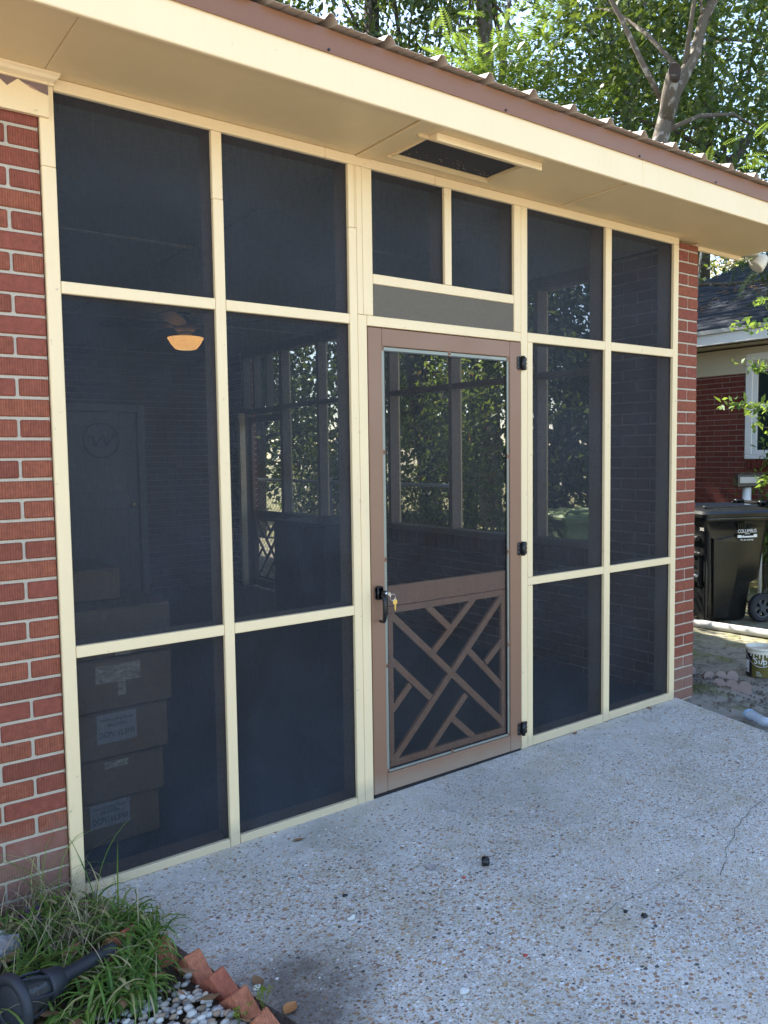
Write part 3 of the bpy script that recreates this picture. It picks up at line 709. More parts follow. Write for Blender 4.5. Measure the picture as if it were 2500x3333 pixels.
rl.build('rowlock_course', 'brick_shade', sw)
ml = MB(); ml.box(3.456, 3.634, .56, 4.72, .742, .858, 0); ml.build('rowlock_mortar', 'mortar_far', sw)
wf = MB(); wo = MB()
wf.box(3.44, 3.575, .56, 4.74, .862, .905, .003)
for y0, y1 in ((.585, .635), (1.125, 1.163), (2.028, 2.066), (2.832, 2.870), (3.40, 3.438), (3.995, 4.033), (4.72, 4.758)):
    wf.box(3.47, 3.558, y0, y1, .906, 2.62, .002); wo.box(3.561, 3.58, y0, y1, .906, 2.62, .002)
for ya, yb in ((.635, 1.125), (1.163, 2.028), (2.066, 2.832), (2.870, 3.40), (3.438, 3.995), (4.033, 4.72)):
    wf.box(3.473, 3.556, ya + g, yb - g, 2.012, 2.052, .002); wo.box(3.562, 3.579, ya + g, yb - g, 2.012, 2.052, .002)
wf.box(3.465, 3.558, .56, 5.64, 2.621, 2.70, .002); wo.box(3.561, 3.60, .1, 5.9, 2.621, 2.75, .002)
# far doorway jambs, head and transom
for y0, y1 in ((4.761, 4.78), (5.60, 5.64)): wf.box(3.47, 3.558, y0, y1, .0, 2.62, .002)
wf.box(3.47, 3.558, 4.781, 5.599, 1.985, 2.04, .002)
for y0, y1 in ((5.05, 5.088), (5.34, 5.378)): wf.box(3.472, 3.556, y0, y1, 2.041, 2.62, .002)
wf.build('opening_frame', 'frame_in', sw); wo.build('outer_trim', 'cream', sw)
jb = MB(); jb.box(3.4, 3.469, 5.585, 5.645, .0, 2.0, .002); jb.build('doorway_casing', 'cream', sw)
def sscreen(y0, y1, z0, z1): b = MB(); b.add([(3.5595, y0, z0), (3.5595, y1, z0), (3.5595, y1, z1), (3.5595, y0, z1)], [(0, 1, 2, 3)]); b.build('side_screen', 'screen_side', sw)
for ya, yb in ((.62, 1.14), (1.15, 2.04), (2.05, 2.85), (2.86, 3.42), (3.43, 4.01), (4.02, 4.74)):
    sscreen(ya, yb, .89, 2.02); sscreen(ya, yb, 2.04, 2.63)
sscreen(4.74, 5.62, 2.03, 2.63)
gb = MB(); gb.add([(3.641, -.02, 2.70), (3.641, 12.5, 2.70), (3.641, 6.3, 4.1), (3.601, -.02, 2.70), (3.601, 12.5, 2.70), (3.601, 6.3, 4.1)], [(0, 1, 2), (5, 4, 3), (0, 3, 4, 1), (1, 4, 5, 2), (2, 5, 3, 0)])
gb.build('gable_siding', 'cream', sw)
# far screen door in the side wall, same pattern
fd = thing('screen_door', 'brown lattice screen door at the far end of the porch opening to the sunny yard', 'door', (3.52, 4.79, 0))
k = (5.59 - 4.79) / (DR - DL)
offm = Matrix.Translation((3.52, 5.59, 0)) @ Matrix.Rotation(-PI / 2, 4, 'Z') @ Matrix.Diagonal((k, 1, .963, 1)) @ Matrix.Translation((-DL, 0, .005))
screen_door(fd, 0, offm, mesh=False, detail=True)

# ------------------------------------------------------------------ back wall of the porch (house) and its door
hw = thing('house_back_wall', 'dim red brick house wall at the back of the screened porch', 'wall', (1.7, 5.9, 0))
b, m = brickwork(-.05, 3.45, -.0, 2.70, .0667, -.01, holes=[(1.36, 2.41, -1, 2.085)], bev=0)
for q, nm, mt in ((b, 'brickwork', 'brick_shade'), (m, 'mortar', 'mortar')):
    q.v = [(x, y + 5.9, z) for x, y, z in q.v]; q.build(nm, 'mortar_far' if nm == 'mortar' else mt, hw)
q = MB(); q.box(-2.6, 3.64, 6.0, 6.1, -.06, 3.0, 0); q.box(-2.6, 3.60, 6.1, 12.2, -.06, 2.9, 0); q.build('house_body', 'brick_shade', hw)
hdr = thing('house_door', 'pale closed house door with a round wreath sign seen through the left screens', 'door', (1.88, 5.9, 0))
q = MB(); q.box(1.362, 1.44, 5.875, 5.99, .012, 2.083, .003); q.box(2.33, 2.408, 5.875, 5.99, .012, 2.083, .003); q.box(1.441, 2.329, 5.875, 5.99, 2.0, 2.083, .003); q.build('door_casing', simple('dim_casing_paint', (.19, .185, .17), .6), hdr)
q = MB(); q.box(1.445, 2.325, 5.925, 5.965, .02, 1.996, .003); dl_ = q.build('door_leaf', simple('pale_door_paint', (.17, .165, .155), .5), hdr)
q = MB()
for x0, x1, z0, z1 in ((1.54, 2.23, 1.12, 1.86), (1.54, 2.23, .2, .98)):
    for a in ((x0, x1, z0, z0 + .02), (x0, x1, z1 - .02, z1), (x0, x0 + .02, z0 + .021, z1 - .021), (x1 - .02, x1, z0 + .021, z1 - .021)): q.box(a[0], a[1], 5.918, 5.9245, a[2], a[3], .002)
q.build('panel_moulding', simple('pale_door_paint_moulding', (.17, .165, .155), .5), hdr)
q = MB(); q.tube([(2.25, 5.925, 1.0), (2.25, 5.88, 1.0)], .012, 10); q.blob((2.25, 5.87, 1.0), (.028, .02, .028), rough=0); q.build('knob', 'brass', hdr, True)
wr = thing('wreath_sign', 'round dark wire wreath sign hanging on the house door behind the screens', 'wreath', (1.94, 5.9, 1.70))
q = MB(); q.tube([(1.94 + .185 * math.cos(t), 5.905, 1.70 + .185 * math.sin(t)) for t in np.linspace(0, 2 * PI, 40)], .008, 6)
q.build('hoop', M['wire'], wr)
q = MB(); q.tube([(1.80 + .035 * i, 5.905, 1.70 + .05 * math.sin(i * 1.9) + .02 * math.cos(i * 4.1)) for i in np.linspace(0, 8, 40)], .009, 6); q.build('scroll', M['wire'], wr)

# ------------------------------------------------------------------ porch ceiling
ce = thing('porch_ceiling', 'grey panelled porch ceiling above the screened room', 'ceiling', (1.7, 3, 2.7)); ce['kind'] = 'structure'
q = MB()
xs_ = [-.05, 1.155, 2.37, 3.45]; ys_ = [.10, 1.62, 4.05, 5.9]
for i in range(3):
    for j in range(3): q.box(xs_[i] + .003, xs_[i + 1] - .003, ys_[j] + .003, ys_[j + 1] - .003, 2.690, 2.705, .003)
q.build('ceiling_panel', 'ceil', ce)
q = MB()
q.box(-.05, 1.16, 1.60, 1.635, 2.683, 2.689, .001); q.box(-.05, 3.45, 4.03, 4.07, 2.683, 2.689, .001); q.box(1.9, 2.2, 1.10, 1.12, 2.683, 2.689, .001)
q.build('ceiling_batten', simple('pale_batten', (.5, .47, .42), .5), ce)
q = MB(); q.box(-.14, 3.6, .10, 5.95, 2.712, 2.75, 0); q.build('ceiling_deck', 'dark', ce)

# ceiling fan with its lamp
fn = thing('ceiling_fan', 'dark bladed ceiling fan with a glowing amber bowl lamp hanging inside the porch', 'fan', (1.86, 3.4, 2.69))
q = MB(); q.tube([(1.86, 3.4, 2.689), (1.86, 3.4, 2.60)], .015, 10); q.lathe([(.0, 0), (.055, 0), (.06, -.03), (.03, -.05), (0, -.05)], 20, c=(1.86, 3.4, 2.689)); q.lathe([(0, 0), (.07, 0), (.095, -.03), (.095, -.08), (.06, -.11), (0, -.11)], 24, c=(1.86, 3.4, 2.61)); q.build('motor', 'fanblade', fn, True)
for i in range(5):
    a = R(18 + 72 * i); q = MB(); q.M = Matrix.Translation((1.86, 3.4, 2.545)) @ Matrix.Rotation(a, 4, 'Z') @ Matrix.Rotation(R(12), 4, 'X')
    q.add([(x_, y_, z_) for z_ in (-.004, .004) for x_, y_ in ((.09, -.03), (.2, -.055), (.6, -.07), (.65, -.04), (.65, .04), (.6, .07), (.2, .055), (.09, .03))], [tuple(range(7, -1, -1)), tuple(range(8, 16))] + [(i_, (i_ + 1) % 8, (i_ + 1) % 8 + 8, i_ + 8) for i_ in range(8)])
    q.build('blade', 'fanblade', fn)
q = MB(); q.lathe([(0, -.092), (.06, -.092), (.085, -.086), (.118, -.046), (.140, -.006), (.142, 0), (.06, .012), (.0, .014)][::-1], 28, c=(1.86, 3.4, 2.455)); lb = q.build('lamp_bowl', 'lamp', fn, True)
q = MB(); q.lathe([(.0, .045), (.05, .045), (.05, .014), (0, .014)], 20, c=(1.86, 3.4, 2.465)); q.build('lamp_fitter', 'fanblade', fn, True)

# ------------------------------------------------------------------ stacked cardboard boxes, dark cabinet
def carton(x0, x1, y0, y1, z0, z1, label, lab=None, tape=None, rz=0, sag=0):
    cx, cy = (x0 + x1) / 2, (y0 + y1) / 2
    t_ = thing('cardboard_box', label, 'box', (cx, cy, z0), 'cardboard boxes stacked behind the left screens')
    Mx = Matrix.Translation((cx, cy, z0)) @ Matrix.Rotation(rz, 4, 'Z') @ Matrix.Translation((-cx, -cy, -z0))
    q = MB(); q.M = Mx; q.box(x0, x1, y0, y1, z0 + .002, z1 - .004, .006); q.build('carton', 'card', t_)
    q = MB(); q.M = Mx; ym = (y0 + y1) / 2; q.box(x0 + .004, x1 - .004, y0 + .003, ym - .001, z1 - .0035, z1 - .0005, .001); q.box(x0 + .004, x1 - .004, ym + .001, y1 - .003, z1 - .0035, z1 - .0005, .001); q.build('flap', 'card', t_)
    if lab:
        lx0, lx1, lz0, lz1 = lab
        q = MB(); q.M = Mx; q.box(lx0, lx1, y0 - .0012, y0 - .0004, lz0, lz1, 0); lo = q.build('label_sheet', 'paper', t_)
        c = (lx0 + lx1) / 2; h = lz1 - lz0
        for s_, dz, sz, sxx in (('Interlocking Paver', .80, .017, .88), ('BROWN', .60, .017, 1.0), ('DCPV16ILBN9', .28, .028, .68)):
            text('lettering', s_, sz * 1.15, 'ink', lo, Mx @ face_mtx(c, y0 - .0016, lz0 + dz * h), .0002, sx=sxx)
    if tape:
        q = MB(); q.M = Mx
        for a in tape: q.box(a[0], a[1], y0 - .0014, y0 - .0004, a[2], a[3], 0)
        q.build('packing_tape', 'tape', t_)
    return t_
carton(-.03, .368, .27, .67, .02, .196, 'bottom cardboard box of the stack, white label reading DCPV16ILBN9 in brown pavers', (.098, .250, .095, .200 - .01))
carton(-.02, .390, .255, .665, .198, .362, 'plain cardboard box second from the bottom of the stack behind the screen', None, [(.16, .25, .325, .350)], R(-1.5))
carton(-.01, .405, .25, .66, .364, .545, 'third cardboard box up with a white label reading BROWN DCPV16ILBN9', (.126, .278, .425, .540 - .004), None, R(1))
carton(-.02, .428, .25, .66, .547, .745, 'cardboard box fourth up, with crinkled shiny tape on its front', None, [(.132, .302, .655, .722), (.215, .245, .60, .655)], 0)
carton(-.03, .432, .26, .66, .747, .935, 'top cardboard box of the stack, just under the middle screen rail', None, [(.21, .27, .752, .765)], R(.6))
carton(-.04, .30, .42, .80, .937, 1.065, 'small darker cardboard box lying on top of the stack', None, None, R(-2))
cb = thing('cabinet', 'dark boxy cabinet standing against the far side of the porch', 'cabinet', (3.15, 3.4, .02))
Mx = Matrix.Translation((3.15, 4.2, .02)) @ Matrix.Rotation(R(0), 4, 'Z') @ Matrix.Translation((-3.15, -4.2, -.02))
q = MB(); q.M = Mx; q.box(2.86, 3.44, 2.95, 3.84, .03, .90, .01); q.build('body', 'dark', cb)
q = MB(); q.M = Mx; q.box(2.85, 3.445, 2.94, 3.85, .901, .92, .006); q.build('top', 'dark', cb)
q = MB(); q.M = Mx
for yv in (2.96, 3.40): q.box(2.852, 2.859, yv, yv + .43, .06, .88, .002)
q.build('door', 'dark', cb)

# ------------------------------------------------------------------ roof, soffit, fascia
rf = thing('porch_roof', 'metal roof edge with brown flashing, cream fascia and shade-toned cream soffit over the porch', 'roof', (1.5, 0, 2.72))
YF = -.43; XE = 4.171; XL = -3.0
q = MB(); sz0, sz1 = ZTO + .0005, ZTO + .011
vx0, vx1, vy0, vy1 = 1.304, 1.832, -.309, -.081
segs = [(XL, -.034), (-.034, 1.176), (2.402, XE - .001)]
for a, c in segs: q.box(a + .0008, c - .0008, YF + .001, .046, sz0, sz1, .0015)
# panel with the vent hole
a, c = 1.180, 2.398
q.box(a, vx0, YF + .001, .046, sz0, sz1, .0015); q.box(vx1, c, YF + .001, .046, sz0, sz1, .0015)
q.box(vx0 + g, vx1 - g, YF + .001, vy0, sz0, sz1, .0015); q.box(vx0 + g, vx1 - g, vy1, .046, sz0, sz1, .0015)
q.build('soffit', 'soffit', rf)
q = MB(); q.box(1.178, 1.243, YF + .002, .0, ZTO - .007, ZTO, .002); q.box(2.392, 2.406, YF + .002, .0, ZTO - .006, ZTO, .002); q.build('soffit_batten', 'soffit', rf)
q = MB(); q.box(XL, 2.4625, YF - .018, YF, 2.705, 2.845, .003); q.box(2.4635, XE + .02, YF - .018, YF, 2.706, 2.845, .003); q.build('fascia_board', 'cream', rf)
q = MB(); q.box(3.648, XE, .047, .066, 2.695, 2.76, .002); q.build('back_trim', 'cream', rf)
rk = MB(); rk.add([(XE, YF, 2.70), (XE, YF, 2.85), (XE, 6.3, 4.20), (XE, 6.3, 4.05), (XE + .02, YF, 2.70), (XE + .02, YF, 2.85), (XE + .02, 6.3, 4.20), (XE + .02, 6.3, 4.05)], [(0, 1, 2, 3), (7, 6, 5, 4), (0, 4, 5, 1), (1, 5, 6, 2), (0, 3, 7, 4)]); rk.build('rake_board', 'cream', rf)
q = MB(); q.box(XL, XE + .03, YF - .0215, YF - .0195, 2.823, 2.900, 0); q.box(XL, XE + .03, YF - .026, YF - .0216, 2.8215, 2.8255, .001)
q.box(XL, XE + .03, YF - .0195, YF + .05, 2.899, 2.901, 0); q.build('drip_edge', 'drip', rf)
for i, x in enumerate((-1.5, -.55, .0, .76, 1.58, 2.43, 3.05, 3.8)):
    q = MB(); q.tube([(x, YF - .022, 2.833), (x, YF - .027, 2.833)], .0045, 8); q.build('screw', 'blackmetal', rf)
# ribbed sheet
prof = []
x = .755 - .238 * 17
while x < XE + .06:
    prof += [(x, 0.0), (x + .020, .026), (x + .036, .0275), (x + .054, 0.0), (x + .098, 0.0), (x + .106, .006), (x + .114, 0.0), (x + .158, 0.0), (x + .166, .006), (x + .174, 0.0)]
    x += .238
prof = [(px - .032, pz) for px, pz in prof]
s_ = .20; Y0 = YF - .058; Y1 = 6.3
vs = []; fs = []
for (yy, zz_) in ((Y0, 2.903), (Y0, 2.9045), (Y1, 2.903 + s_ * (Y1 - Y0)), (Y1, 2.9045 + s_ * (Y1 - Y0))):
    vs += [(px, yy, zz_ + pz) for px, pz in prof]
n = len(prof)
for i in range(n - 1):
    fs += [(i, i + 1, n + i + 1, n + i), (i, 2 * n + i, 2 * n + i + 1, i + 1), (n + i, n + i + 1, 3 * n + i + 1, 3 * n + i)]
q = MB(); q.add(vs, fs); q.build('metal_roofing', 'tin', rf)
q = MB(); q.add([(XL, Y1, 2.903 + s_ * (Y1 - Y0)), (XE + .05, Y1, 2.903 + s_ * (Y1 - Y0)), (XE + .05, 13.0, 2.92), (XL, 13.0, 2.92)], [(0, 1, 2, 3)]); q.build('rear_roofing', 'tin', rf)
# soffit vent
vt = MB()
vt.box(1.246, vx1 + .02, vy0 - .012, vy0, ZTO - .012, ZTO + .004, .002); vt.box(1.285, vx1 + .012, vy1, vy1 + .012, ZTO - .010, ZTO + .004, .002)
vt.box(vx0 - .012, vx0, vy0 + g, vy1 - g, ZTO - .008, ZTO + .004, .002); vt.box(vx1, vx1 + .012, vy0 + g, vy1 - g, ZTO - .008, ZTO + .004, .002)
vo_ = vt.build('vent', 'soffit', rf)
q = MB(); P_ = [(-.0125, -.001), (-.0125, -.010), (-.020, -.016), (-.026, -.016), (-.031, -.022), (-.040, -.024), (-.048, -.030), (-.058, -.030), (-.058, -.001)]
N = len(P_); q.add([(vx0 - .004, vy0 + y_, ZTO + z_) for y_, z_ in P_] + [(1.880, vy0 + y_, ZTO + z_) for y_, z_ in P_], [tuple(range(N))[::-1], tuple(range(N, 2 * N))] + [(i, i + N, (i + 1) % N + N, (i + 1) % N) for i in range(N)])
q.build('vent_moulding', 'cream', vo_)
q = MB(); q.add([(vx0, vy0, ZTO + .012), (vx1, vy0, ZTO + .012), (vx1, vy1, ZTO + .012), (vx0, vy1, ZTO + .012)], [(0, 3, 2, 1)])
q.build('vent_mesh', simple('dusty_black_vent_mesh', (.035, .035, .038), .85, 0, .5, 25, .4), vo_)
dz_ = MB()
for i in range(46):
    x_ = random.uniform(vx0 + .02, vx1 - .02); y_ = vy1 - abs(random.gauss(0, .035)); dz_.blob((x_, max(y_, vy0 + .01), ZTO + .0095), (random.uniform(.002, .005), .003, .0015), nu=5, nv=4)
dz_.build('debris', simple('dead_insects_and_chaff', (.20, .15, .12), .8), vo_)['kind'] = 'stuff'

# flood light under the rake
fl = thing('flood_light', 'cream round flood light fixed under the right end of the roof', 'light', (4.26, .03, 2.73))
q = MB(); q.lathe([(0, .02), (.045, .02), (.05, 0), (.045, -.012), (0, -.012)], 20, c=(4.25, .03, 2.745)); q.build('base', 'whiteplastic', fl, True)
q = MB(); q.M = Matrix.Translation((4.315, .0, 2.700)) @ Matrix.Diagonal((.85, .85, .85, 1)) @ Matrix.Rotation(R(35), 4, 'Y') @ Matrix.Rotation(R(20), 4, 'X'); q.lathe([(0, .055), (.025, .052), (.042, .035), (.052, .0), (.058, -.04), (.060, -.055), (.054, -.06), (0, -.045)], 24); q.build('lamp_head', 'whiteplastic', fl, True)
q = MB(); q.tube([(4.205, .03, 2.715), (4.215, .02, 2.69), (4.24, .02, 2.672), (4.26, .02, 2.675)], .005, 6); q.build('cable', 'whiteplastic', fl, True)


# ------------------------------------------------------------------ neighbour's house
nh = thing('neighbour_house', 'dark red brick house next door with black shingle roof and white window', 'house', (9.0, 1, -.05))
XN = 8.96
b, m = brickwork(-5.2, 4.5, -.06, 2.46, .0677, .0, holes=[(-2.60, -1.55, 1.42, 2.68)], bev=.0, jit=.002)
placed(b, 'brickwork', 'brick_far', (XN, 0, 0), -PI / 2, nh); placed(m, 'mortar', 'mortar_far', (XN, 0, 0), -PI / 2, nh)
q = MB(); q.box(XN + .10, XN + 6, -4.5, 5.15, -.06, 2.8, 0); q.box(XN - .01, XN + .1, -4.5, 5.2, -.06, -.02, 0); q.build('wall_core', 'brick_far', nh)
q = MB(); q.box(XN - .025, XN + .06, -4.5, 5.22, 2.462, 2.78, .004); q.build('frieze_board', simple('beige_frieze', (.52, .46, .34), .55), nh)
q = MB(); q.box(8.46, XN + .1, -4.5, 5.45, 2.802, 2.815, 0); q.build('eave_soffit', simple('beige_eave', (.50, .43, .32), .6), nh)
q = MB(); q.box(8.44, 8.46, -4.5, 5.47, 2.795, 2.925, .004); q.build('fascia_board', 'white', nh)
q = MB(); q.box(8.405, 8.47, -4.5, 5.49, 2.925, 2.975, .004); q.build('gutter_edge', simple('dirty_white_edge', (.45, .44, .41), .7, 0, .4, 20), nh)
# shingle courses following the slope, clipped by the hip
q = MB(); sl = .5
for i in range(44):
    xa = 8.41 + i * .125; za = 2.985 + sl * (xa - 8.41); ye = 5.52 - .575 * (xa - 8.41)
    y_ = -4.5
    while y_ < ye - .02:
        y2 = min(ye, y_ + random.uniform(.22, .36)); k = random.random() * .006
        q.add([(xa, y_, za + .012 + k), (xa + .135, y_, za + .0675 + .002), (xa + .135, y2 - .008, za + .0675 + .002), (xa, y2 - .008, za + .012 + k), (xa, y_, za - .01), (xa, y2 - .008, za - .01)], [(0, 1, 2, 3), (4, 0, 3, 5)], random.random())
        y_ = y2
q.build('roof_shingles', 'shingle', nh)
q = MB(); L_ = 44 * .125; q.add([(8.41, -4.5, 2.975), (8.41 + L_, -4.5, 2.975 + L_ * sl), (8.41 + L_, 5.5 - .575 * L_, 2.975 + L_ * sl), (8.41, 5.5, 2.975), (14.9, 5.5, 2.975)], [(0, 3, 2, 1), (3, 4, 2)]); q.build('roof_deck', 'shingle', nh)
q = MB()
random.seed(21)
for cx_, cy_, n_ in ((9.05, 4.15, 160), (9.6, 2.6, 120)):
    for i in range(n_):
        x_ = cx_ + random.gauss(0, .16); y_ = cy_ + random.gauss(0, .45); a = random.uniform(0, PI); l_ = random.uniform(.04, .12)
        z_ = 2.985 + sl * (x_ - 8.41) + .05 + random.random() * .04
        q.tube([(x_, y_, z_), (x_ + l_ * math.cos(a) * .6, y_ + l_ * math.sin(a), z_ + l_ * .3 * math.cos(a) + .004)], .006, 3)
o = q.build('leaf_litter', simple('brown_roof_litter', (.16, .10, .06), .9), nh); o['kind'] = 'stuff'
q = MB(); q.tube([(10.1, 5.0, 4.2), (9.9, 4.2, 3.92), (9.75, 3.4, 3.78), (9.7, 2.8, 3.72)], [.02, .03, .025, .01], 6); q.build('fallen_branch', 'bark', nh)
# window
wn = MB(); wy0, wy1, wz0, wz1 = 1.58, 2.68, 1.39, 2.70
for a in ((wy0, wy1, wz1 - .09, wz1), (wy0, wy1, wz0, wz0 + .05), (wy0, wy0 + .09, wz0 + .051, wz1 - .091), (wy1 - .09, wy1, wz0 + .051, wz1 - .091)): wn.box(XN - .035, XN + .05, a[0], a[1], a[2], a[3], .006)
wo_ = wn.build('window_frame', 'white', nh)
q = MB(); iy0, iy1, iz0, iz1 = wy0 + .092, wy1 - .092, wz0 + .052, wz1 - .092; zm = 2.04
for a in ((iy0, iy1, iz1 - .05, iz1), (iy0, iy1, zm - .03, zm + .03), (iy0, iy1, iz0, iz0 + .06), (iy0, iy0 + .05, iz0 + .061, zm - .031), (iy1 - .05, iy1, iz0 + .061, zm - .031), (iy0, iy0 + .05, zm + .031, iz1 - .051), (iy1 - .05, iy1, zm + .031, iz1 - .051)): q.box(XN - .012, XN + .03, a[0], a[1], a[2], a[3], .004)
q.build('sash', 'white', wo_)
q = MB(); q.add([(XN + .012, iy0, iz0), (XN + .012, iy1, iz0), (XN + .012, iy1, iz1), (XN + .012, iy0, iz1)], [(0, 3, 2, 1)]); q.build('pane', 'pane', wo_)
q = MB()
for i in range(16): yy = wy0 + .002 + i * .0677; q.box(XN - .03 + random.uniform(-.002, .002), XN + .08, yy, yy + .058, 1.275, 1.372, .0, random.random())
q.build('brick_sill', 'brick_far', wo_)
q = MB(); q.tube([(XN - .45, 5.0, 2.795), (XN - .43, 4.0, 2.788), (XN - .42, 3.2, 2.797), (XN - .40, 2.6, 2.792), (XN - .3, 1.0, 2.80)], .006, 5); q.build('cable', 'blackmetal', nh)

# ------------------------------------------------------------------ wheeled bins
def bin_(name, label, P, rz, H, mat, sc_=1.0, logo=False):
    """local frame: front faces -x, handle and wheels at +x"""
    t_ = thing(name, label, 'bin', (P[0], P[1], P[2]), 'wheeled rubbish bins in the side yard')
    Mx = Matrix.Translation(P) @ Matrix.Rotation(rz, 4, 'Z') @ Matrix.Diagonal((sc_, sc_, H / 1.13, 1))
    def mk(): q = MB(); q.M = Mx; return q
    q = mk(); rings = []
    def ring(z, xf, xb, wf, wb, r): # rounded trapezoid
        pts = []
        for cx, cy, a0 in ((xb - r, wb - r, 0), (xf + r, wf - r, 90), (xf + r, -wf + r, 180), (xb - r, -wb + r, 270)):
            for k in range(5): a = R(a0 + 22.5 * k); pts.append((cx + r * math.cos(a), cy + r * math.sin(a), z))
        return pts
    spec = [(.02, -.23, .19, .215, .20, .05), (.05, -.235, .20, .225, .215, .05), (.36, -.26, .235, .245, .24, .05), (.40, -.262, .30, .247, .26, .05), (.80, -.295, .345, .275, .285, .05), (.93, -.305, .36, .285, .295, .05), (.935, -.325, .375, .305, .315, .05), (.985, -.33, .378, .31, .318, .05), (.985, -.31, .36, .29, .30, .04), (.90, -.29, .34, .27, .28, .04)]
    vs = []
    for s_ in spec: vs += ring(*s_)
    n_ = 20; fs = [tuple(range(n_ - 1, -1, -1))]
    for i in range(len(spec) - 1):
        for k in range(n_): k2 = (k + 1) % n_; fs.append((i * n_ + k, i * n_ + k2, (i + 1) * n_ + k2, (i + 1) * n_ + k))
    q.add(vs, fs); body = q.build('body', mat, t_, True)
    # raised side cheek with open top pocket, as on hoist bins
    for sgn in (-1, 1):
        q = mk(); prof = [(-.19, .06), (-.03, .05), (.03, .40), (.055, .74), (-.02, .80), (-.20, .775), (-.245, .79)]
        ys_a = [(.232 if z < .3 else .262 if z < .6 else .292) * sgn for _, z in prof]
        inn = [(x, y - .03 * sgn, z) for (x, z), y in zip(prof, ys_a)]; out = [(x * .92 - .006, y + .014 * sgn, z * .995) for (x, z), y in zip(prof, ys_a)]
        N_ = len(prof); q.add(inn + out, [tuple(range(N_, 2 * N_)) if sgn < 0 else tuple(range(2 * N_ - 1, N_ - 1, -1))] + [(i, (i + 1) % N_, (i + 1) % N_ + N_, i + N_) for i in range(N_)])
        q.build('side_cheek', mat, body, False)
        for k in range(4): q = mk(); q.box(.02 + k * .022, .03 + k * .022, sgn * .290, sgn * .302, .86, .92, .002); q.build('rib', mat, body)
    # front: lift bar recess, ribs and bar
    q = mk(); q.box(-.335, -.262, -.20, .20, .755, .80, .012); q.box(-.300, -.262, -.20, -.165, .34, .62, .01); q.box(-.300, -.262, .165, .20, .34, .62, .01); q.box(-.315, -.25, -.215, .215, .62, .655, .01); q.build('front_brace', mat, body)
    q = mk(); q.tube([(-.325, -.19, .44), (-.325, .19, .44)], .014, 10); q.build('lift_bar', 'conduit', t_, True)
    for ya in (-.245, .215):
        q = mk(); q.box(-.275, -.24, ya, ya + .03, .03, .62, .008); q.build('corner_rib', mat, body)
    # lid
    q = mk(); vs = []
    ls = [(.975, -.35, .40, .335, .335, .05), (1.005, -.355, .405, .34, .34, .05), (1.03, -.33, .39, .315, .32, .06), (1.045, -.30, .36, .27, .28, .08), (1.062, -.22, .30, .19, .20, .1)]
    for s_ in ls: vs += ring(*s_)
    fs = []
    for i in range(len(ls) - 1):
        for k in range(n_): k2 = (k + 1) % n_; fs.append((i * n_ + k, i * n_ + k2, (i + 1) * n_ + k2, (i + 1) * n_ + k))
    fs.append(tuple(range((len(ls) - 1) * n_, len(ls) * n_))); q.add(vs, fs)
    for yv in (-.2, 0, .2): q.box(-.27, .30, yv - .022, yv + .022, 1.048, 1.072, .008)
    q.build('lid', mat, t_, False)
    q = mk(); q.tube([(.37, -.30, 1.02), (.43, -.29, 1.075), (.43, .29, 1.075), (.37, .30, 1.02)], .017, 10)
    for yv in (-.17, .17): q.box(.33, .43, yv - .03, yv + .03, 1.045, 1.10, .01)
    q.build('handle', mat, t_, True)
    q = mk(); q.tube([(.30, -.285, .15), (.30, .285, .15)], .012, 8); q.build('axle', 'steel', t_)
    for sgn in (-1, 1):
        c = .275 * sgn; q = mk()
        q.M = Mx @ Matrix.Translation((.30, c, .13)) @ Matrix.Rotation(PI / 2, 4, 'X')
        q.lathe([(.09, -.03), (.118, -.03), (.13, -.018), (.13, .018), (.118, .03), (.09, .03), (.09, -.03)], 36)
        for k in range(30): a = 2 * PI * k / 30; q.box(0, 0.001, 0, 0.001, 0, 0.001, 0) if False else q.tube([(.130 * math.cos(a), .130 * math.sin(a), -.024), (.130 * math.cos(a + .06), .130 * math.sin(a + .06), .024)], .0045, 4)
        w_ = q.build('wheel', 'rubber', t_, False)
        q = mk(); q.M = Mx @ Matrix.Translation((.30, c, .13)) @ Matrix.Rotation(PI / 2, 4, 'X')
        q.lathe([(.075, -.022), (.091, -.026), (.091, .026), (.075, .022), (.075, -.022)], 30); q.lathe([(0, -.028), (.032, -.028), (.035, 0), (.032, .028), (0, .028)], 20)
        for k in range(6):
            a = PI / 3 * k; d = Vector((math.cos(a), math.sin(a), 0)); nn = Vector((-d.y, d.x, 0)) * .013
            for z0, z1 in ((-.02, .02),):
                p = [d * .03 + nn, d * .078 + nn, d * .078 - nn, d * .03 - nn]
                q.add([(v.x, v.y, z0) for v in p] + [(v.x, v.y, z1) for v in p], [(0, 3, 2, 1), (4, 5, 6, 7), (0, 1, 5, 4), (1, 2, 6, 5), (2, 3, 7, 6), (3, 0, 4, 7)])
        q.build('rim', simple('grey_bin_wheel_rim', (.05, .052, .06), .5), w_)
    if logo:
        lm = lambda x, z: Mx @ Matrix.Translation((x, -.3105 + (.93 - z) * .02, z)) @ Matrix.Rotation(R(-1.0), 4, 'X') @ Matrix.Rotation(PI / 2, 4, 'X') @ Matrix.Rotation(R(.5), 4, 'Z')
        text('lettering', 'COLUMBUS', .046, 'inkwhite', body, lm(.11, .842), .0006, sx=.82)
        text('lettering', 'GEORGIA', .013, 'inkwhite', body, lm(.115, .818), .0006)
        q = mk(); yb = -.3095
        q.box(.010, .050, yb - .001, yb + .002, .785, .808, 0); q.box(.052, .063, yb - .001, yb + .002, .785, .800, 0); q.box(.065, .073, yb - .001, yb + .002, .785, .806, 0); q.box(.075, .177, yb - .001, yb + .002, .785, .799, 0); q.box(.179, .213, yb - .001, yb + .002, .785, .812, 0)
        q.build('logo_block', 'inkwhite', body)
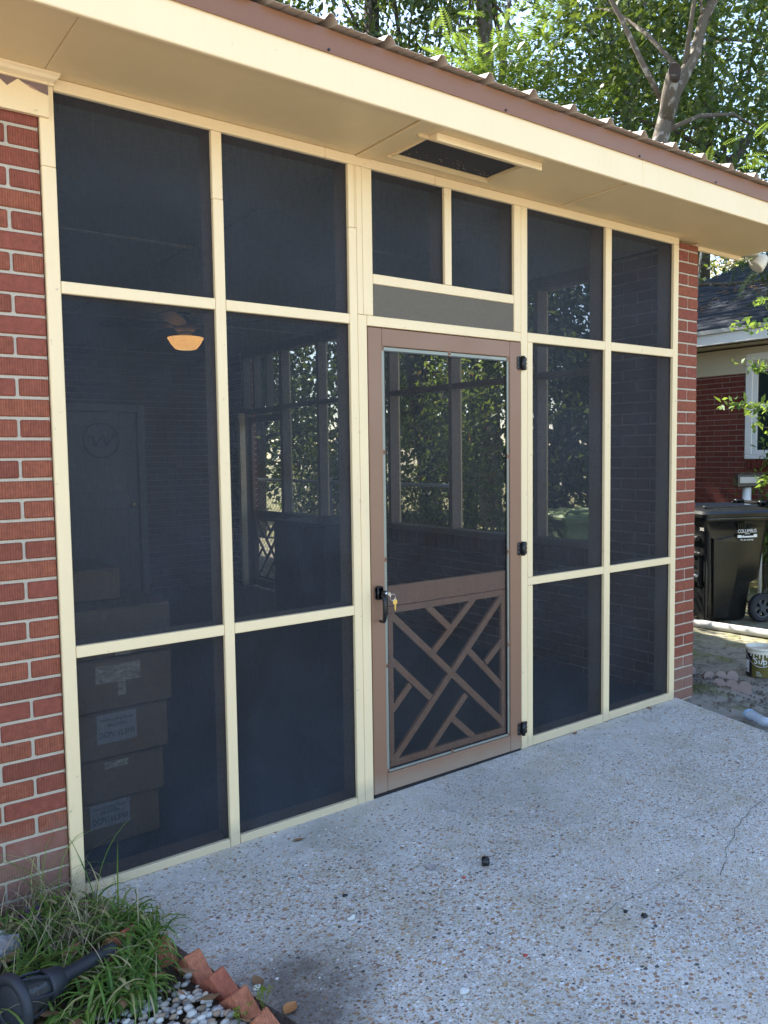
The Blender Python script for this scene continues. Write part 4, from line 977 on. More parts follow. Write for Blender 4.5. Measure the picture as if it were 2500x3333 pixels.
        text('lettering', 'We do amazing.', .024, 'inkwhite', body, lm(.11, .765), .0006, sx=.9)
        text('lettering', '3005', .04, 'conduit', body, Mx @ Matrix.Translation((-.3065, -.235, .865)) @ Matrix.Rotation(-PI / 2, 4, 'Z') @ Matrix.Rotation(PI / 2, 4, 'X'), .0006, sx=.8)
    return t_
bin_('wheeled_bin', 'black wheeled rubbish bin with white COLUMBUS lettering standing in the side yard', (6.11, 1.365, -.055), R(-23), 1.12, 'blackplastic', .98, True)
bin_('wheeled_bin', 'sunlit green wheeled bin seen through the right hand screens', (5.74, 2.74, -.055), R(-110), 1.03, 'greenbin', .92)

# black box on a post, thin pole and white pipe cap by the neighbour's wall
bx = thing('meter_box', 'small black box with a white label on a pipe behind the bin', 'box', (7.6, 1.95, -.05))
q = MB(); q.M = Matrix.Translation((7.55, 1.85, 1.17)) @ Matrix.Rotation(R(-35), 4, 'Z'); q.box(-.15, .13, -.05, .05, -.065, .075, .008); q.build('case', 'blackplastic', bx)
q = MB(); q.M = Matrix.Translation((7.55, 1.85, 1.17)) @ Matrix.Rotation(R(-35), 4, 'Z'); q.box(-.12, .08, -.0525, -.0505, -.02, .045, 0); q.box(-.118, .078, -.0535, -.0526, -.017, .042, 0); q.build('label_plate', 'conduit', bx)
q = MB(); q.tube([(7.55, 1.87, -.05), (7.55, 1.87, 1.10)], .045, 14); q.build('post', 'white', bx, True)
pl_ = thing('pole', 'thin grey metal pole behind the right edge of the black bin', 'pole', (7.0, 1.41, -.05))
q = MB(); q.tube([(7.0, 1.41, -.08), (7.0, 1.41, .95)], .018, 10); q.lathe([(0, .03), (.015, .028), (.022, .01), (.022, -.01)], 12, c=(7.0, 1.41, .955)); q.build('shaft', 'conduit', pl_, True)

# long pipe lying on the ground in front of the bins
pp = MB(); pp.tube([(5.60, 2.2, -.02), (5.63, 1.5, -.025), (5.66, 1.0, -.022), (5.70, .5, -.018), (5.72, -.3, -.02), (5.70, -1.2, -.02)], .036, 14)
tag(pp.build('pipe', 'conduit', None, True), 'long pale grey pipe lying on the dirt in front of the black bin', 'pipe')

# paint can
pc = thing('paint_can', 'open plastic paint can with olive label and tan drips standing on the dirt', 'paint can', (4.62, .055, -.055))
cx_, cy_, cz_, r_, h_ = 4.58, .085, -.055, .098, .205
q = MB(); q.lathe([(0, .003), (r_ - .008, .003), (r_ - .006, .0), (r_ - .003, h_ - .02), (r_ + .004, h_ - .018), (r_ + .005, h_), (r_ - .003, h_), (r_ - .006, h_ - .03)], 40, c=(cx_, cy_, cz_)); pb = q.build('bucket', 'whiteplastic', pc, True)
q = MB(); q.lathe([(0, h_ - .03), (r_ - .005, h_ - .03)], 32, c=(cx_, cy_, cz_)); q.build('paint_surface', 'wetpaint', pc)
view = math.atan2(-2.76 - cy_, -.75 - cx_)
def cyl_patch(q, r, a0, a1, z0, z1, n=16):
    vs = []
    for i in range(n + 1):
        a = a0 + (a1 - a0) * i / n; vs += [(cx_ + r * math.cos(a), cy_ + r * math.sin(a), cz_ + z0), (cx_ + r * math.cos(a), cy_ + r * math.sin(a), cz_ + z1)]
    q.add(vs, [(2 * i, 2 * i + 2, 2 * i + 3, 2 * i + 1) for i in range(n)])
q = MB(); cyl_patch(q, r_ - .0008, view - R(55), view + R(120), .006, .178, 30); q.build('label_wrap', 'goldlabel', pb, True)
q = MB(); cyl_patch(q, r_ + .0000, view - R(82), view - R(36), .004, .180, 10); q.build('black_panel', 'blacklabel', pb, True)
q = MB(); cyl_patch(q, r_ + .0008, view - R(76), view - R(49), .03, .115, 8); ws = q.build('white_panel', 'whitepaper', pb, True)
q = MB()
for k in range(8): cyl_patch(q, r_ + .0014, view - R(72 - k * 2.4), view - R(71 - k * 2.4), .036, .058, 2)
q.build('barcode', 'ink', ws)
q = MB()
for k, (a, l_) in enumerate(((-40, .03), (-28, .05), (-16, .022), (-6, .04), (6, .06), (20, .03), (34, .045))): cyl_patch(q, r_ + .0022, view + R(a - 2.4), view + R(a + 2.4), .178 - l_, .182, 4)
cyl_patch(q, r_ + .0018, view - R(60), view + R(60), .165, .185, 24); q.build('paint_drips', 'whiteplastic', pb, True)
for i, ch in enumerate('Sup'):
    a = view - R(20) + R(17) * i
    text('lettering', ch, .058, 'inkwhite', pb, Matrix.Translation((cx_ + (r_ + .0015) * math.cos(a), cy_ + (r_ + .0015) * math.sin(a), cz_ + .118)) @ Matrix.Rotation(a + PI / 2, 4, 'Z') @ Matrix.Rotation(PI / 2, 4, 'X'), .0008)
q = MB()
for k in range(3): cyl_patch(q, r_ + .0012, view - R(18), view + R(4 - k * 4), .018 + k * .012, .021 + k * .012, 6)
q.build('small_print', 'inkwhite', pb)
q = MB(); q.tube([(cx_ + (r_ + .006) * math.cos(view - R(70) + t * R(140)), cy_ + (r_ + .006) * math.sin(view - R(70) + t * R(140)), cz_ + .165 - .085 * math.sin(PI * t)) for t in np.linspace(0, 1, 16)], .002, 6); q.build('bail_handle', 'steel', pc, True)

# crushed water bottle
wb = thing('water_bottle', 'crushed clear plastic water bottle lying beside the slab edge', 'bottle', (3.53, -.47, -.02))
Mx = Matrix.Translation((3.52, -.475, .005)) @ Matrix.Rotation(R(-118), 4, 'Z') @ Matrix.Rotation(R(90), 4, 'Y') @ Matrix.Diagonal((.8, 1.12, 1, 1))
q = MB(); q.M = Mx; q.lathe([(0, -.105), (.025, -.108), (.032, -.10), (.033, -.07), (.029, -.06), (.033, -.045), (.028, -.02), (.032, 0), (.029, .02), (.033, .045), (.030, .065), (.018, .09), (.0125, .098), (.0125, .112)], 24); q.build('body', 'bottle', wb, True)
q = MB(); q.M = Mx; q.lathe([(.0335, -.095), (.0345, -.068)], 24); q.build('label_band', 'lightlabel', wb, True)
q = MB(); q.M = Mx; q.lathe([(0, .128), (.014, .128), (.0145, .108), (.0125, .106)], 18); q.build('cap', 'white', wb, True)

# scalloped edging stones by the pier
for i, (x_, y_, rz, lean, lb_) in enumerate(((3.98, .27, 8, -10, 'pinkish scalloped edging stone nearest the brick pier'), (4.10, .10, -35, -16, 'pinkish scalloped edging stone in the middle of the three by the pier'), (3.96, -.06, -66, -24, 'pinkish scalloped edging stone leaning over nearest the bottle'))):
    q = MB(); pts = [(-.14, -.08), (.14, -.08)]
    for c_ in (.095, 0, -.095):
        for k in range(7): a = R(10 + 160 * k / 6); pts.append((c_ + .047 * math.cos(a), .045 + .035 * math.sin(a)))
    q.M = Matrix.Translation((x_, y_, -.028)) @ Matrix.Rotation(R(rz), 4, 'Z') @ Matrix.Rotation(R(lean), 4, 'X') @ Matrix.Diagonal((.8, 1, 1, 1))
    q.prism(pts, -.02, .02); o = q.build('edging_stone', 'edging'); tag(o, lb_, 'edging stone', 'scalloped edging stones')
random.seed(15); q = MB()
for i in range(520):
    x_ = random.gauss(3.93, .22); y_ = random.gauss(.06, .20); r_ = random.uniform(.003, .009) * (1 + .8 * (random.random() < .08))
    if x_ < 3.66 and y_ > -.03: continue
    z_ = -.045 + .07 * math.exp(-(math.hypot(x_ - 3.95, y_ - .12) / .28) ** 2) + .035 * math.exp(-(((x_ - 3.62) / .22) ** 2 + ((y_ + .12) / .35) ** 2))
    q.blob((x_, y_, z_ + r_ * .3), (r_, r_ * random.uniform(.6, 1), r_ * .7), random.random(), .4, 6, 5)
tag(q.build('soil_clods', M['clod']), 'loose soil clods and rubble heaped at the foot of the pier', 'rubble', None, 'stuff')
q = MB()
for i in range(1500):
    x_ = random.uniform(3.35, 7.4); y_ = random.uniform(-1.2, 2.6); L_ = random.uniform(.012, .06); a = random.uniform(0, 6.3); dx, dy = math.cos(a) * L_ / 2, math.sin(a) * L_ / 2; w_ = random.uniform(.12, .5)
    if x_ < 3.7 and y_ > -.05: continue
    z_ = -.05 + .022 * noise.noise(Vector((x_ * 2.1, y_ * 2.1, 0))) + .010 * noise.noise(Vector((x_ * 9, y_ * 9, 3))) + .008
    q.add([(x_ - dx, y_ - dy, z_), (x_ - dy * w_, y_ + dx * w_, z_ + .004), (x_ + dx, y_ + dy, z_ + .008), (x_ + dy * w_, y_ - dx * w_, z_)], [(0, 1, 2), (0, 2, 3)], random.random())
tag(q.build('yard_litter', M['litter']), 'dead leaf bits and twigs scattered over the sandy side yard', 'litter', None, 'stuff')
q = MB(); q.blob((3.70, .10, .04), (.03, .022, .02), rough=.4); tag(q.build('paper_scrap', 'whitepaper'), 'crumpled white paper scrap at the foot of the brick pier', 'litter')
q = MB(); q.tube([(3.66, -.09, -.02), (3.75, .02, -.005), (3.80, .1, .0)], .004, 4); tag(q.build('twig', 'bark'), 'thin brown twig on the dirt beside the pier', 'twig')

# ------------------------------------------------------------------ small things on the slab
q = MB(); q.M = Matrix.Translation((1.216, -.70, .017)) @ Matrix.Rotation(R(35), 4, 'Z') @ Matrix.Rotation(R(80), 4, 'X'); q.lathe([(.007, -.009), (.016, -.011), (.0175, -.006), (.0175, .009), (.014, .012), (.008, .010), (.006, -.004), (.007, -.009)], 24); tag(q.build('plug', 'blackmetal', None, True), 'small shiny black plug lying alone on the concrete', 'plug')
def pebble(name, x, y, r, mat, label, cat, flat=.5, group=None):
    q = MB(); q.blob((x, y, zs(x) + r * flat * .8), (r, r * random.uniform(.6, .9), r * flat), rough=.35); tag(q.build(name, mat, None, True), label, cat, group)
pebble('stone', .636, -.684, .016, 'white_stone', 'pale bluish white stone on the concrete nearest the garden grass', 'stone')
pebble('stone', .684, -1.17, .016, 'white_stone', 'white stone near the bottom of the picture on the concrete', 'stone')
pebble('stone', .235, -.80, .013, 'white_stone', 'small white stone beside the tilted garden bricks', 'stone')
pebble('pebble', .697, -.557, .010, 'blackmetal', 'tiny black chip on the concrete below the left screens', 'chip', .4)
pebble('pebble', 1.359, -1.201, .009, 'blackmetal', 'small black chip just left of its neighbour, low on the concrete', 'chip', .4)
pebble('pebble', 1.385, -1.255, .012, 'blackmetal', 'larger black chip beside the smaller one, low on the concrete', 'chip', .4)
pebble('pebble', 1.091, -.721, .008, 'red_chip', 'red chip just left of the black plug', 'chip', .3)
pebble('pebble', .939, -1.159, .008, 'red_chip', 'red chip low in the middle of the concrete', 'chip', .3)
def leaf(name, x, y, L_, rz, label, mat='dryleaf', w=.4, z=None, curl=.25):
    q = MB(); vs = []; n_ = 6
    for i in range(n_ + 1):
        u = i / n_; ww = w * L_ * math.sin(PI * min(1, u * .96 + .02)) / 1.0; zc = curl * L_ * (u - .5) ** 2 * 2
        for s in (-1, 0, 1): vs.append(((u - .5) * L_, s * ww / 2, zc + abs(s) * ww * .25))
    q.M = Matrix.Translation((x, y, (zs(x) if z is None else z) + .002)) @ Matrix.Rotation(rz, 4, 'Z')
    q.add(vs, [(3 * i + k, 3 * i + k + 1, 3 * i + k + 4, 3 * i + k + 3) for i in range(n_) for k in (0, 1)])
    tag(q.build(name, mat, None, True), label, 'leaf')
leaf('dry_leaf', 2.512, .0 - .02, .05, .3, 'brown dry leaf on the slab just right of the screen door hinges')
leaf('dry_leaf', 3.165, -.02, .05, 1.2, 'brown dry leaf on the slab near the right end of the screens')
leaf('dry_leaf', .771, -.12, .05, -.3, 'brown dry leaf on the slab below the middle left screen')
leaf('dry_leaf', .267, -.934, .055, .5, 'orange brown dry leaf beside the clover and garden bricks', simple('orange_leaf', (.42, .18, .06), .6), .7)
leaf('dry_leaf', .25, -.78, .06, 1.5, 'tan dry leaf lying against the row of tilted bricks', 'dryleaf', .5)
leaf('paper_scrap', 1.045, -.60, .045, .8, 'thin pinkish paper scrap left of the black plug', simple('pinkish_paper', (.42, .36, .36), .6), .9, None, .02)
# fine loose chips strewn over the slab
q = MB(); random.seed(5)
for i in range(1500):
    x_ = random.uniform(.2, 3.3); y_ = -abs(random.gauss(0, .8)) - .02
    if y_ < -2: continue
    r_ = random.uniform(.0015, .0045) * (1 + (random.random() < .05)); q.blob((x_, y_, zs(x_) + r_ * .4), (r_ * random.uniform(.8, 1.6), r_, r_ * .5), random.random(), .3, 5, 4)
o = q.build('loose_chips', 'gravel'); tag(o, 'fine loose chips and grit strewn over the concrete', 'grit', None, 'stuff')
random.seed(9)

# ------------------------------------------------------------------ garden bed
BV = []; n1, n2 = 40, 46
for j in range(n2 + 1):
    for i in range(n1 + 1):
        u = i / n1; y_ = .02 - 1.75 * j / n2
        xr = np.interp(-y_, [0, .3, .62, 1.0, 1.4, 1.75], [-.03, .06, .135, .20, .21, .08]); x_ = -2.6 + (xr + 2.6) * u
        BV.append((x_, y_, .028 * (1 - u ** 8) + .022 * noise.noise(Vector((x_ * 5, y_ * 5, 1))) + .008 * noise.noise(Vector((x_ * 20, y_ * 20, 1))) - .004))
BF = [(j * (n1 + 1) + i, (j + 1) * (n1 + 1) + i, (j + 1) * (n1 + 1) + i + 1, j * (n1 + 1) + i + 1) for j in range(n2) for i in range(n1)]
struct(np_mesh('garden_bed', BV, BF, np.zeros(len(BF)), 'soil', None, True))
# tilted edging bricks
bp = [(.072, -.495, 10, .9), (.122, -.622, 15, .75), (.142, -.743, 23, .25), (.157, -.856, 20, .6), (.160, -.971, 27, .7), (.170, -1.09, 24, .4), (.175, -1.21, 22, .55)]
names = ['tilted ribbed garden brick nearest the house, at the head of the row', 'second tilted garden brick in the row, smooth orange top', 'third tilted garden brick in the row, dark lower face', 'fourth tilted garden brick, beside the small clover', 'fifth tilted garden brick, below the clover near the picture bottom', 'sixth tilted garden brick, cut by the bottom edge of the picture', 'seventh tilted garden brick at the near end of the row']
for i, ((x_, y_, rz, tn), lb_) in enumerate(zip(bp, names)):
    q = MB(); q.M = Matrix.Translation((x_, y_, .065)) @ Matrix.Rotation(R(rz), 4, 'Z') @ Matrix.Rotation(R(45 + random.uniform(-5, 5)), 4, 'X')
    q.box(-.0285, .0285, -.092, 0, -.19, 0, .0035, tn); o = q.build('garden_brick', 'brick_loose'); tag(o, lb_, 'brick', 'tilted bricks edging the garden bed')
q = MB(); q.M = Matrix.Translation((-.015, -.43, .03)) @ Matrix.Rotation(R(20), 4, 'Z') @ Matrix.Rotation(R(60), 4, 'X'); q.box(-.04, .04, -.05, .05, -.03, .03, .004, .4); tag(q.build('garden_brick', 'brick_loose'), 'lone garden brick half hidden among the grass blades', 'brick', None)
q = MB(); q.blob((-.325, -.24, .045), (.06, .06, .045), rough=.28, nu=14, nv=10); tag(q.build('rock', 'stone'), 'pale grey rough rock in the grass at the left picture edge', 'rock')
# pebbles
random.seed(3); q = MB()
for i in range(1900):
    y_ = random.uniform(-1.7, -.62); xr = np.interp(-y_, [0, .3, .62, 1.0, 1.4, 1.75], [-.03, .05, .09, .13, .15, .0])
    x_ = xr - abs(random.gauss(0, .28))
    if random.random() > min(1, (-y_ - .60) / .18): continue
    r_ = random.uniform(.006, .015); q.blob((x_, y_, .022 + random.uniform(0, .012)), (r_, r_ * random.uniform(.6, .95), r_ * .6), random.random(), .12, 8, 5)
tag(q.build('river_pebbles', 'gravel', None, True), 'white and tan river pebbles inside the tilted garden bricks', 'pebbles', None, 'stuff')
q = MB()
for i in range(70):
    x_ = random.uniform(-.6, .12); y_ = random.uniform(-1.2, -.05); L_ = random.uniform(.03, .08); a = random.uniform(0, 6.3); dx, dy = math.cos(a) * L_ / 2, math.sin(a) * L_ / 2; w_ = L_ * .22; z_ = .04 + random.random() * .03
    q.add([(x_ - dx, y_ - dy, z_), (x_ - dy * .5, y_ + dx * .5, z_ + .008), (x_ + dx, y_ + dy, z_ + .015), (x_ + dy * .5, y_ - dx * .5, z_)], [(0, 1, 2), (0, 2, 3)])
tag(q.build('leaf_litter', 'dryleaf'), 'scattered brown dead leaves among the grass and pebbles', 'leaves', None, 'stuff')

def blades(n, spots, Lr, wr, seed, lean=(.2, 1.2), z0=.02, tintf=None, segs=7):
    r = np.random.default_rng(seed); V = []; F = []; T = []
    for i in range(n):
        cx, cy, sp = spots[r.integers(len(spots))]
        x, y = cx + r.normal(0, sp), cy + r.normal(0, sp); L_ = r.uniform(*Lr); w = r.uniform(*wr); az = r.uniform(0, 2 * PI); ln = r.uniform(*lean)
        if seed == 8 and ((x + .12) ** 2 + (y + .33) ** 2 < .07 ** 2 or (x + .30) ** 2 + (y + .31) ** 2 < .09 ** 2 or (x > -.12 and y > -.14) or abs((y + .585) - (x + .21) * .34) < .05 and x < -.03 and r.random() < .8): continue
        if y > -.012: y = -.012 - r.random() * .02
        d = np.array([math.cos(az), math.sin(az)]); s = np.array([-d[1], d[0]]); ang = PI / 2 - r.uniform(0, .35); px, pz = 0, z0; b0 = len(V); tw = r.uniform(-.5, .5)
        for k in range(segs + 1):
            u = k / segs; ww = w * (1 - u ** 2.2) * .5 + .0002; sd = s * math.cos(tw * u); 
            cxk, cyk = x + d[0] * px, y + d[1] * px
            if cyk > -.006: cyk = -.006
            V += [(cxk + sd[0] * ww, min(-.004, cyk + sd[1] * ww), pz + math.sin(tw * u) * ww), (cxk - sd[0] * ww, min(-.004, cyk - sd[1] * ww), pz - math.sin(tw * u) * ww)]
            px += math.cos(ang) * L_ / segs; pz = max(.012, pz + math.sin(ang) * L_ / segs); ang -= ln / segs * (1 + u)
        t = r.random() ** 1.1 if tintf is None else tintf(r)
        for k in range(segs): F.append((b0 + 2 * k, b0 + 2 * k + 1, b0 + 2 * k + 3, b0 + 2 * k + 2)); T.append(t)
    return np.array(V), np.array(F), np.array(T)
spots = []
rr = np.random.default_rng(4)
for i in range(46):
    y_ = -rr.uniform(.06, .72); xm = np.interp(-y_, [0, .3, .5, .72], [-.10, .02, .03, -.02]); spots.append((xm - abs(rr.normal(0, .30)), y_, .028))
spots += [(-.25 - .09 * i, -.30 - .07 * (i % 5), .04) for i in range(9)]
spots += [(.03, -.36, .02), (.05, -.42, .02), (-.02, -.30, .02), (.02, -.50, .025), (-.06, -.62, .03), (-.15, -.66, .03), (-.2, -.45, .04)] * 2
V, F, T = blades(1500, spots, (.09, .22), (.0055, .0105), 8, (1.7, 3.6))
tag(np_mesh('liriope_grass', V, F, T, 'grassblade', None, False), 'green strappy border grass tufts filling the garden bed', 'grass', None, 'stuff')
V, F, T = blades(26, [(-.125, -.05, .02), (-.14, -.1, .06), (-.05, -.2, .05)], (.22, .40), (.003, .006), 18, (.3, 1.7))
tag(np_mesh('grass_tuft', V, F, T, 'grassblade'), 'taller grass tuft growing against the brick wall beside the frame corner', 'grass')
V, F, T = blades(480, [(-.3, -.12, .12), (-.12, -.2, .1), (-.10, -.30, .05), (-.5, -.3, .15), (-.2, -.5, .15)], (.08, .24), (.0012, .003), 28, (.8, 3.2))
tag(np_mesh('dead_straw', V, F, T, 'straw'), 'pale dead straw and roots tangled in the garden grass', 'straw', None, 'stuff')
V, F, T = blades(9, [(-.31, -.06, .02), (-.34, -.10, .03)], (.08, .14), (.022, .034), 38, (1.2, 2.4)); tag(np_mesh('purple_plant', V, F, T, 'purple'), 'purple leaved plant against the brick wall at the left edge', 'plant')
V, F, T = blades(6, [(-.20, -.18, .02)], (.08, .13), (.016, .024), 39, (1.0, 2.0)); tag(np_mesh('purple_plant', V, F, T, 'purple'), 'smaller purple leaved plant in the middle of the garden grass', 'plant')
for k, (x_, y_, lb_) in enumerate(((.205, -.90, 'bright green clover sprig growing between the fourth and fifth garden bricks'), (.125, -.93, 'smaller clover sprig low between the garden bricks'))):
    t_ = thing('clover', lb_, 'clover', (x_, y_, .02)); q = MB(); st = MB()
    for i in range(9 if k == 0 else 6):
        a = random.uniform(0, 2 * PI); rr_ = random.uniform(.003, .026); c = Vector((x_ + rr_ * math.cos(a), y_ + rr_ * math.sin(a), .055 + random.uniform(0, .02))); st.tube([(x_, y_, .01), c], .0007, 3)
        for j in range(3):
            b_ = a + j * 2.094; d = Vector((math.cos(b_), math.sin(b_), .15)) * .0095; s_ = Vector((-math.sin(b_), math.cos(b_), 0)) * .0055
            q.add([c, c + d + s_, c + d * .82, c + d - s_], [(0, 1, 2), (0, 2, 3)], random.random())
    q.build('leaves', 'leaf_lime', t_); st.build('stem', 'leaf_lime', t_)

# solar torch lantern lying in the grass
tl = thing('garden_torch', 'black solar torch lantern with a tapered stake lying across the grass', 'lantern', (-.33, -.62, .1))
tip, head = Vector((-.072, -.525, .105)), Vector((-.352, -.625, .115)); ax = (head - tip).normalized()
Mt = Matrix.Translation(tip) @ ax.to_track_quat('Z', 'Y').to_matrix().to_4x4() @ Matrix.Diagonal((1.3, 1.3, .93, 1))
q = MB(); q.M = Mt; q.lathe([(0, -.004), (.011, -.002), (.0125, .01), (.0125, .055), (.0145, .06), (.0145, .165), (.017, .170), (.017, .180)], 20); q.build('stake', 'lanternblack', tl, True)
q = MB(); q.M = Mt; q.lathe([(.017, .180), (.026, .184), (.030, .21), (.034, .225), (.034, .235), (.028, .235)], 24); q.build('collar', 'lanternblack', tl, True)
q = MB(); q.M = Mt; q.lathe([(.027, .234), (.033, .27), (.041, .32)], 24); q.build('shade', 'smoke', tl, True)
q = MB(); q.M = Mt
for i in range(6):
    a = i * PI / 3; q.tube([((.031 + .003 * math.sin(t * PI)) * math.cos(a + t * .5) * (1 + t * .34), (.031 + .003 * math.sin(t * PI)) * math.sin(a + t * .5) * (1 + t * .34), .233 + t * .088) for t in np.linspace(0, 1, 6)], .0035, 5)
q.build('cage', 'lanternblack', tl)
q = MB(); q.M = Mt; q.lathe([(.036, .316), (.058, .318), (.062, .326), (.060, .338), (.05, .343), (.040, .338), (.036, .328), (.036, .316)], 32); q.lathe([(.040, .338), (.030, .343), (0, .344)], 24); q.build('cap', 'lanternblack', tl, True)

# ------------------------------------------------------------------ foliage
def leaves_np(centers, L_, W_, seed, droop=.3, fold=True):
    r = np.random.default_rng(seed); n = len(centers)
    d = r.normal(size=(n, 3)); d[:, 2] -= droop; d /= np.linalg.norm(d, axis=1)[:, None]
    q = r.normal(size=(n, 3)); q[:, 2] += 1.2; s = np.cross(d, q); s /= np.linalg.norm(s, axis=1)[:, None]; nn = np.cross(s, d)
    L = (L_ * np.clip(r.lognormal(-.12, .38, n), .35, 2.0))[:, None]; W = (W_ * 1.3 * r.uniform(.7, 1.25, n))[:, None]
    a = centers; b = a + d * L * .45 + s * W / 2 + nn * W * .12; c = a + d * L - nn * L * .06; e = a + d * L * .45 - s * W / 2 + nn * W * .12
    V = np.stack([a, b, c, e], 1).reshape(-1, 3); F = np.arange(n * 4).reshape(-1, 4)
    return V, F
def crown_pts(blobs, n, seed, clump=.42, k=70):
    """leaf positions in clumps through the ellipsoids (x,y,z,rx,ry,rz)"""
    r = np.random.default_rng(seed); P = []; CC = []
    w = np.array([b[3] * b[4] * b[5] for b in blobs]); w = w / w.sum(); ncl = max(1, n // k)
    idx = r.choice(len(blobs), ncl, p=w)
    for i in idx:
        b = blobs[i]; v = r.normal(size=3); v /= np.linalg.norm(v); v *= r.random() ** .42
        c = np.array(b[:3]) + v * np.array(b[3:]); CC.append(c); s = clump * r.uniform(.6, 1.4)
        P.append(c + r.normal(size=(k, 3)) * np.array([s, s, s * .55]))
    return np.concatenate(P), np.array(CC)
def tree(name, label, base, trunk, blobs, n, leaf_mat, bark, seed, L_=.13, W_=.055, clump=.42, limbs=14, group='trees beyond the roof', cat='tree', kper=70, droop=.08, zmin=None):
    t_ = thing(name, label, cat, base, group)
    P, CC = crown_pts(blobs, n, seed, clump, kper)
    if zmin is not None: P[:, 2] = np.maximum(P[:, 2], zmin + np.abs(P[:, 2] - zmin) * .1)
    V, F = leaves_np(P, L_, W_, seed + 1, droop); r = np.random.default_rng(seed + 2)
    cl = np.repeat(r.uniform(-.2, .2, len(CC)), kper); T = np.clip(r.beta(2, 2.6, len(P)) + cl, 0, 1)
    np_mesh('crown', V, F, T, leaf_mat, t_)
    q = MB()
    for pts, rad in trunk: q.tube(pts, rad, 10)
    rnd = random.Random(seed); main = trunk[0][0]
    for i in range(min(limbs, len(CC))):
        c = Vector(CC[rnd.randrange(len(CC))]); u = rnd.uniform(.35, 1); k = u * (len(main) - 1); k0 = min(int(k), len(main) - 2); a = Vector(main[k0]).lerp(Vector(main[k0 + 1]), k - k0)
        r0 = min(.07, trunk[0][1][k0] * rnd.uniform(.2, .4)); mid = a.lerp(c, .5) + Vector((rnd.uniform(-.3, .3), rnd.uniform(-.3, .3), rnd.uniform(0, .5)))
        q.tube([a, a.lerp(mid, .5) + Vector((0, 0, .08)), mid, mid.lerp(c, .5), c], [r0, r0 * .8, r0 * .6, r0 * .4, r0 * .15], 6)
    q.build('trunk', bark, t_, True)
    return t_
# forked grey tree just past the roof corner
main = [(6.9, 2.98, -.1), (6.98, 2.93, 2), (7.15, 2.87, 4.3), (7.27, 2.82, 4.9), (7.44, 2.757, 5.5), (7.66, 2.633, 5.92), (7.76, 2.59, 6.33), (8.0, 2.50, 6.75), (8.6, 2.3, 7.6), (9.2, 2.3, 8.6)]
rad = [.11, .095, .09, .09, .094, .062, .056, .05, .04, .022]
side = [(7.36, 2.80, 5.35), (7.12, 2.95, 5.85), (6.98, 3.1, 6.3), (6.80, 3.26, 6.75), (6.3, 3.5, 7.6)]
stub = [(7.36, 2.79, 5.15), (7.28, 2.70, 5.42), (7.21, 2.60, 5.60)]
ft = tree('forked_tree', 'forked grey barked tree with a sawn off limb scar above the roof corner', (6.9, 2.98, -.05), [(main, rad), (side, [.035, .03, .027, .024, .012]), (stub, [.085, .078, .074]), ([(8.0, 2.5, 6.75), (7.9, 3.2, 8.2), (7.7, 3.6, 9.6)], [.05, .03, .015])],
          [(9.3, 3.2, 7.3, 1.7, 1.6, 1.2), (7.6, 3.6, 8.0, 1.9, 1.6, 1.1), (8.9, 4.6, 6.4, 1.5, 1.3, 1.2), (10.4, 3.6, 6.0, 1.3, 1.4, 1.2), (7.5, 2.7, 7.2, .9, .8, .7)], 11000, 'leaf_mid', 'bark', 31, .12, .05, .34, 4, None)
q = MB(); q.M = Matrix.Translation((7.195, 2.575, 5.605)) @ Vector((-.75, -.62, .25)).to_track_quat('Z', 'Y').to_matrix().to_4x4(); q.M = q.M @ Matrix.Diagonal((.75, 1.15, 1, 1)); q.lathe([(0, .0), (.04, .004), (.066, .012), (.076, .022), (.090, .014), (.092, -.08)], 20); sc_o = q.build('scar', simple('dark_healed_wood', (.035, .022, .015), .9, 0, .3, 30, .5), ft, True)
# dense evergreens and others, from left to right beyond the roof
tree('evergreen_tree', 'dense glossy evergreen tree filling the sky left of centre above the roof', (7.2, 13.6, 0), [([(7.2, 13.6, -.1), (7.3, 13.6, 5), (7.1, 13.5, 10), (7.2, 13.4, 14)], [.3, .26, .2, .08])], [(7.2, 13.2, 11.5, 2.7, 2.4, 4.2), (6.6, 13.0, 6.5, 2.5, 2.2, 3.0), (7.6, 13.0, 16.0, 2.2, 2, 2.4)], 20000, 'leaf_dark', 'bark_dark', 51, .17, .07, .45)
tree('evergreen_tree', 'dark leafy evergreen tree behind the upper middle of the roof edge', (9.9, 12.0, 0), [([(9.9, 12.0, -.1), (10, 12, 5), (9.9, 11.9, 10), (10.1, 11.9, 15)], [.3, .25, .2, .08])], [(9.9, 11.8, 10.6, 2.4, 2.2, 4.0), (9.6, 11.6, 5.6, 2.2, 2.0, 2.8), (10.2, 11.7, 15, 2.0, 1.8, 2.2)], 19000, 'leaf_dark', 'bark_dark', 61, .16, .065, .42)
tree('tall_pale_trunk_tree', 'tall tree with a pale trunk rising behind the evergreens at the top', (11.6, 10.1, 0), [([(11.6, 10.0, -.1), (11.6, 10.05, 5), (11.59, 10.08, 10.3), (11.57, 10.15, 12), (11.8, 10.2, 15)], [.26, .22, .17, .15, .06])], [(11.9, 10.6, 13.2, 2.0, 1.8, 2.2), (12.2, 10.8, 8.2, 2.1, 1.8, 2.4), (11.6, 11.2, 4.4, 2.2, 1.8, 2.0)], 13000, 'leaf_mid', 'bark', 71, .15, .06, .40)
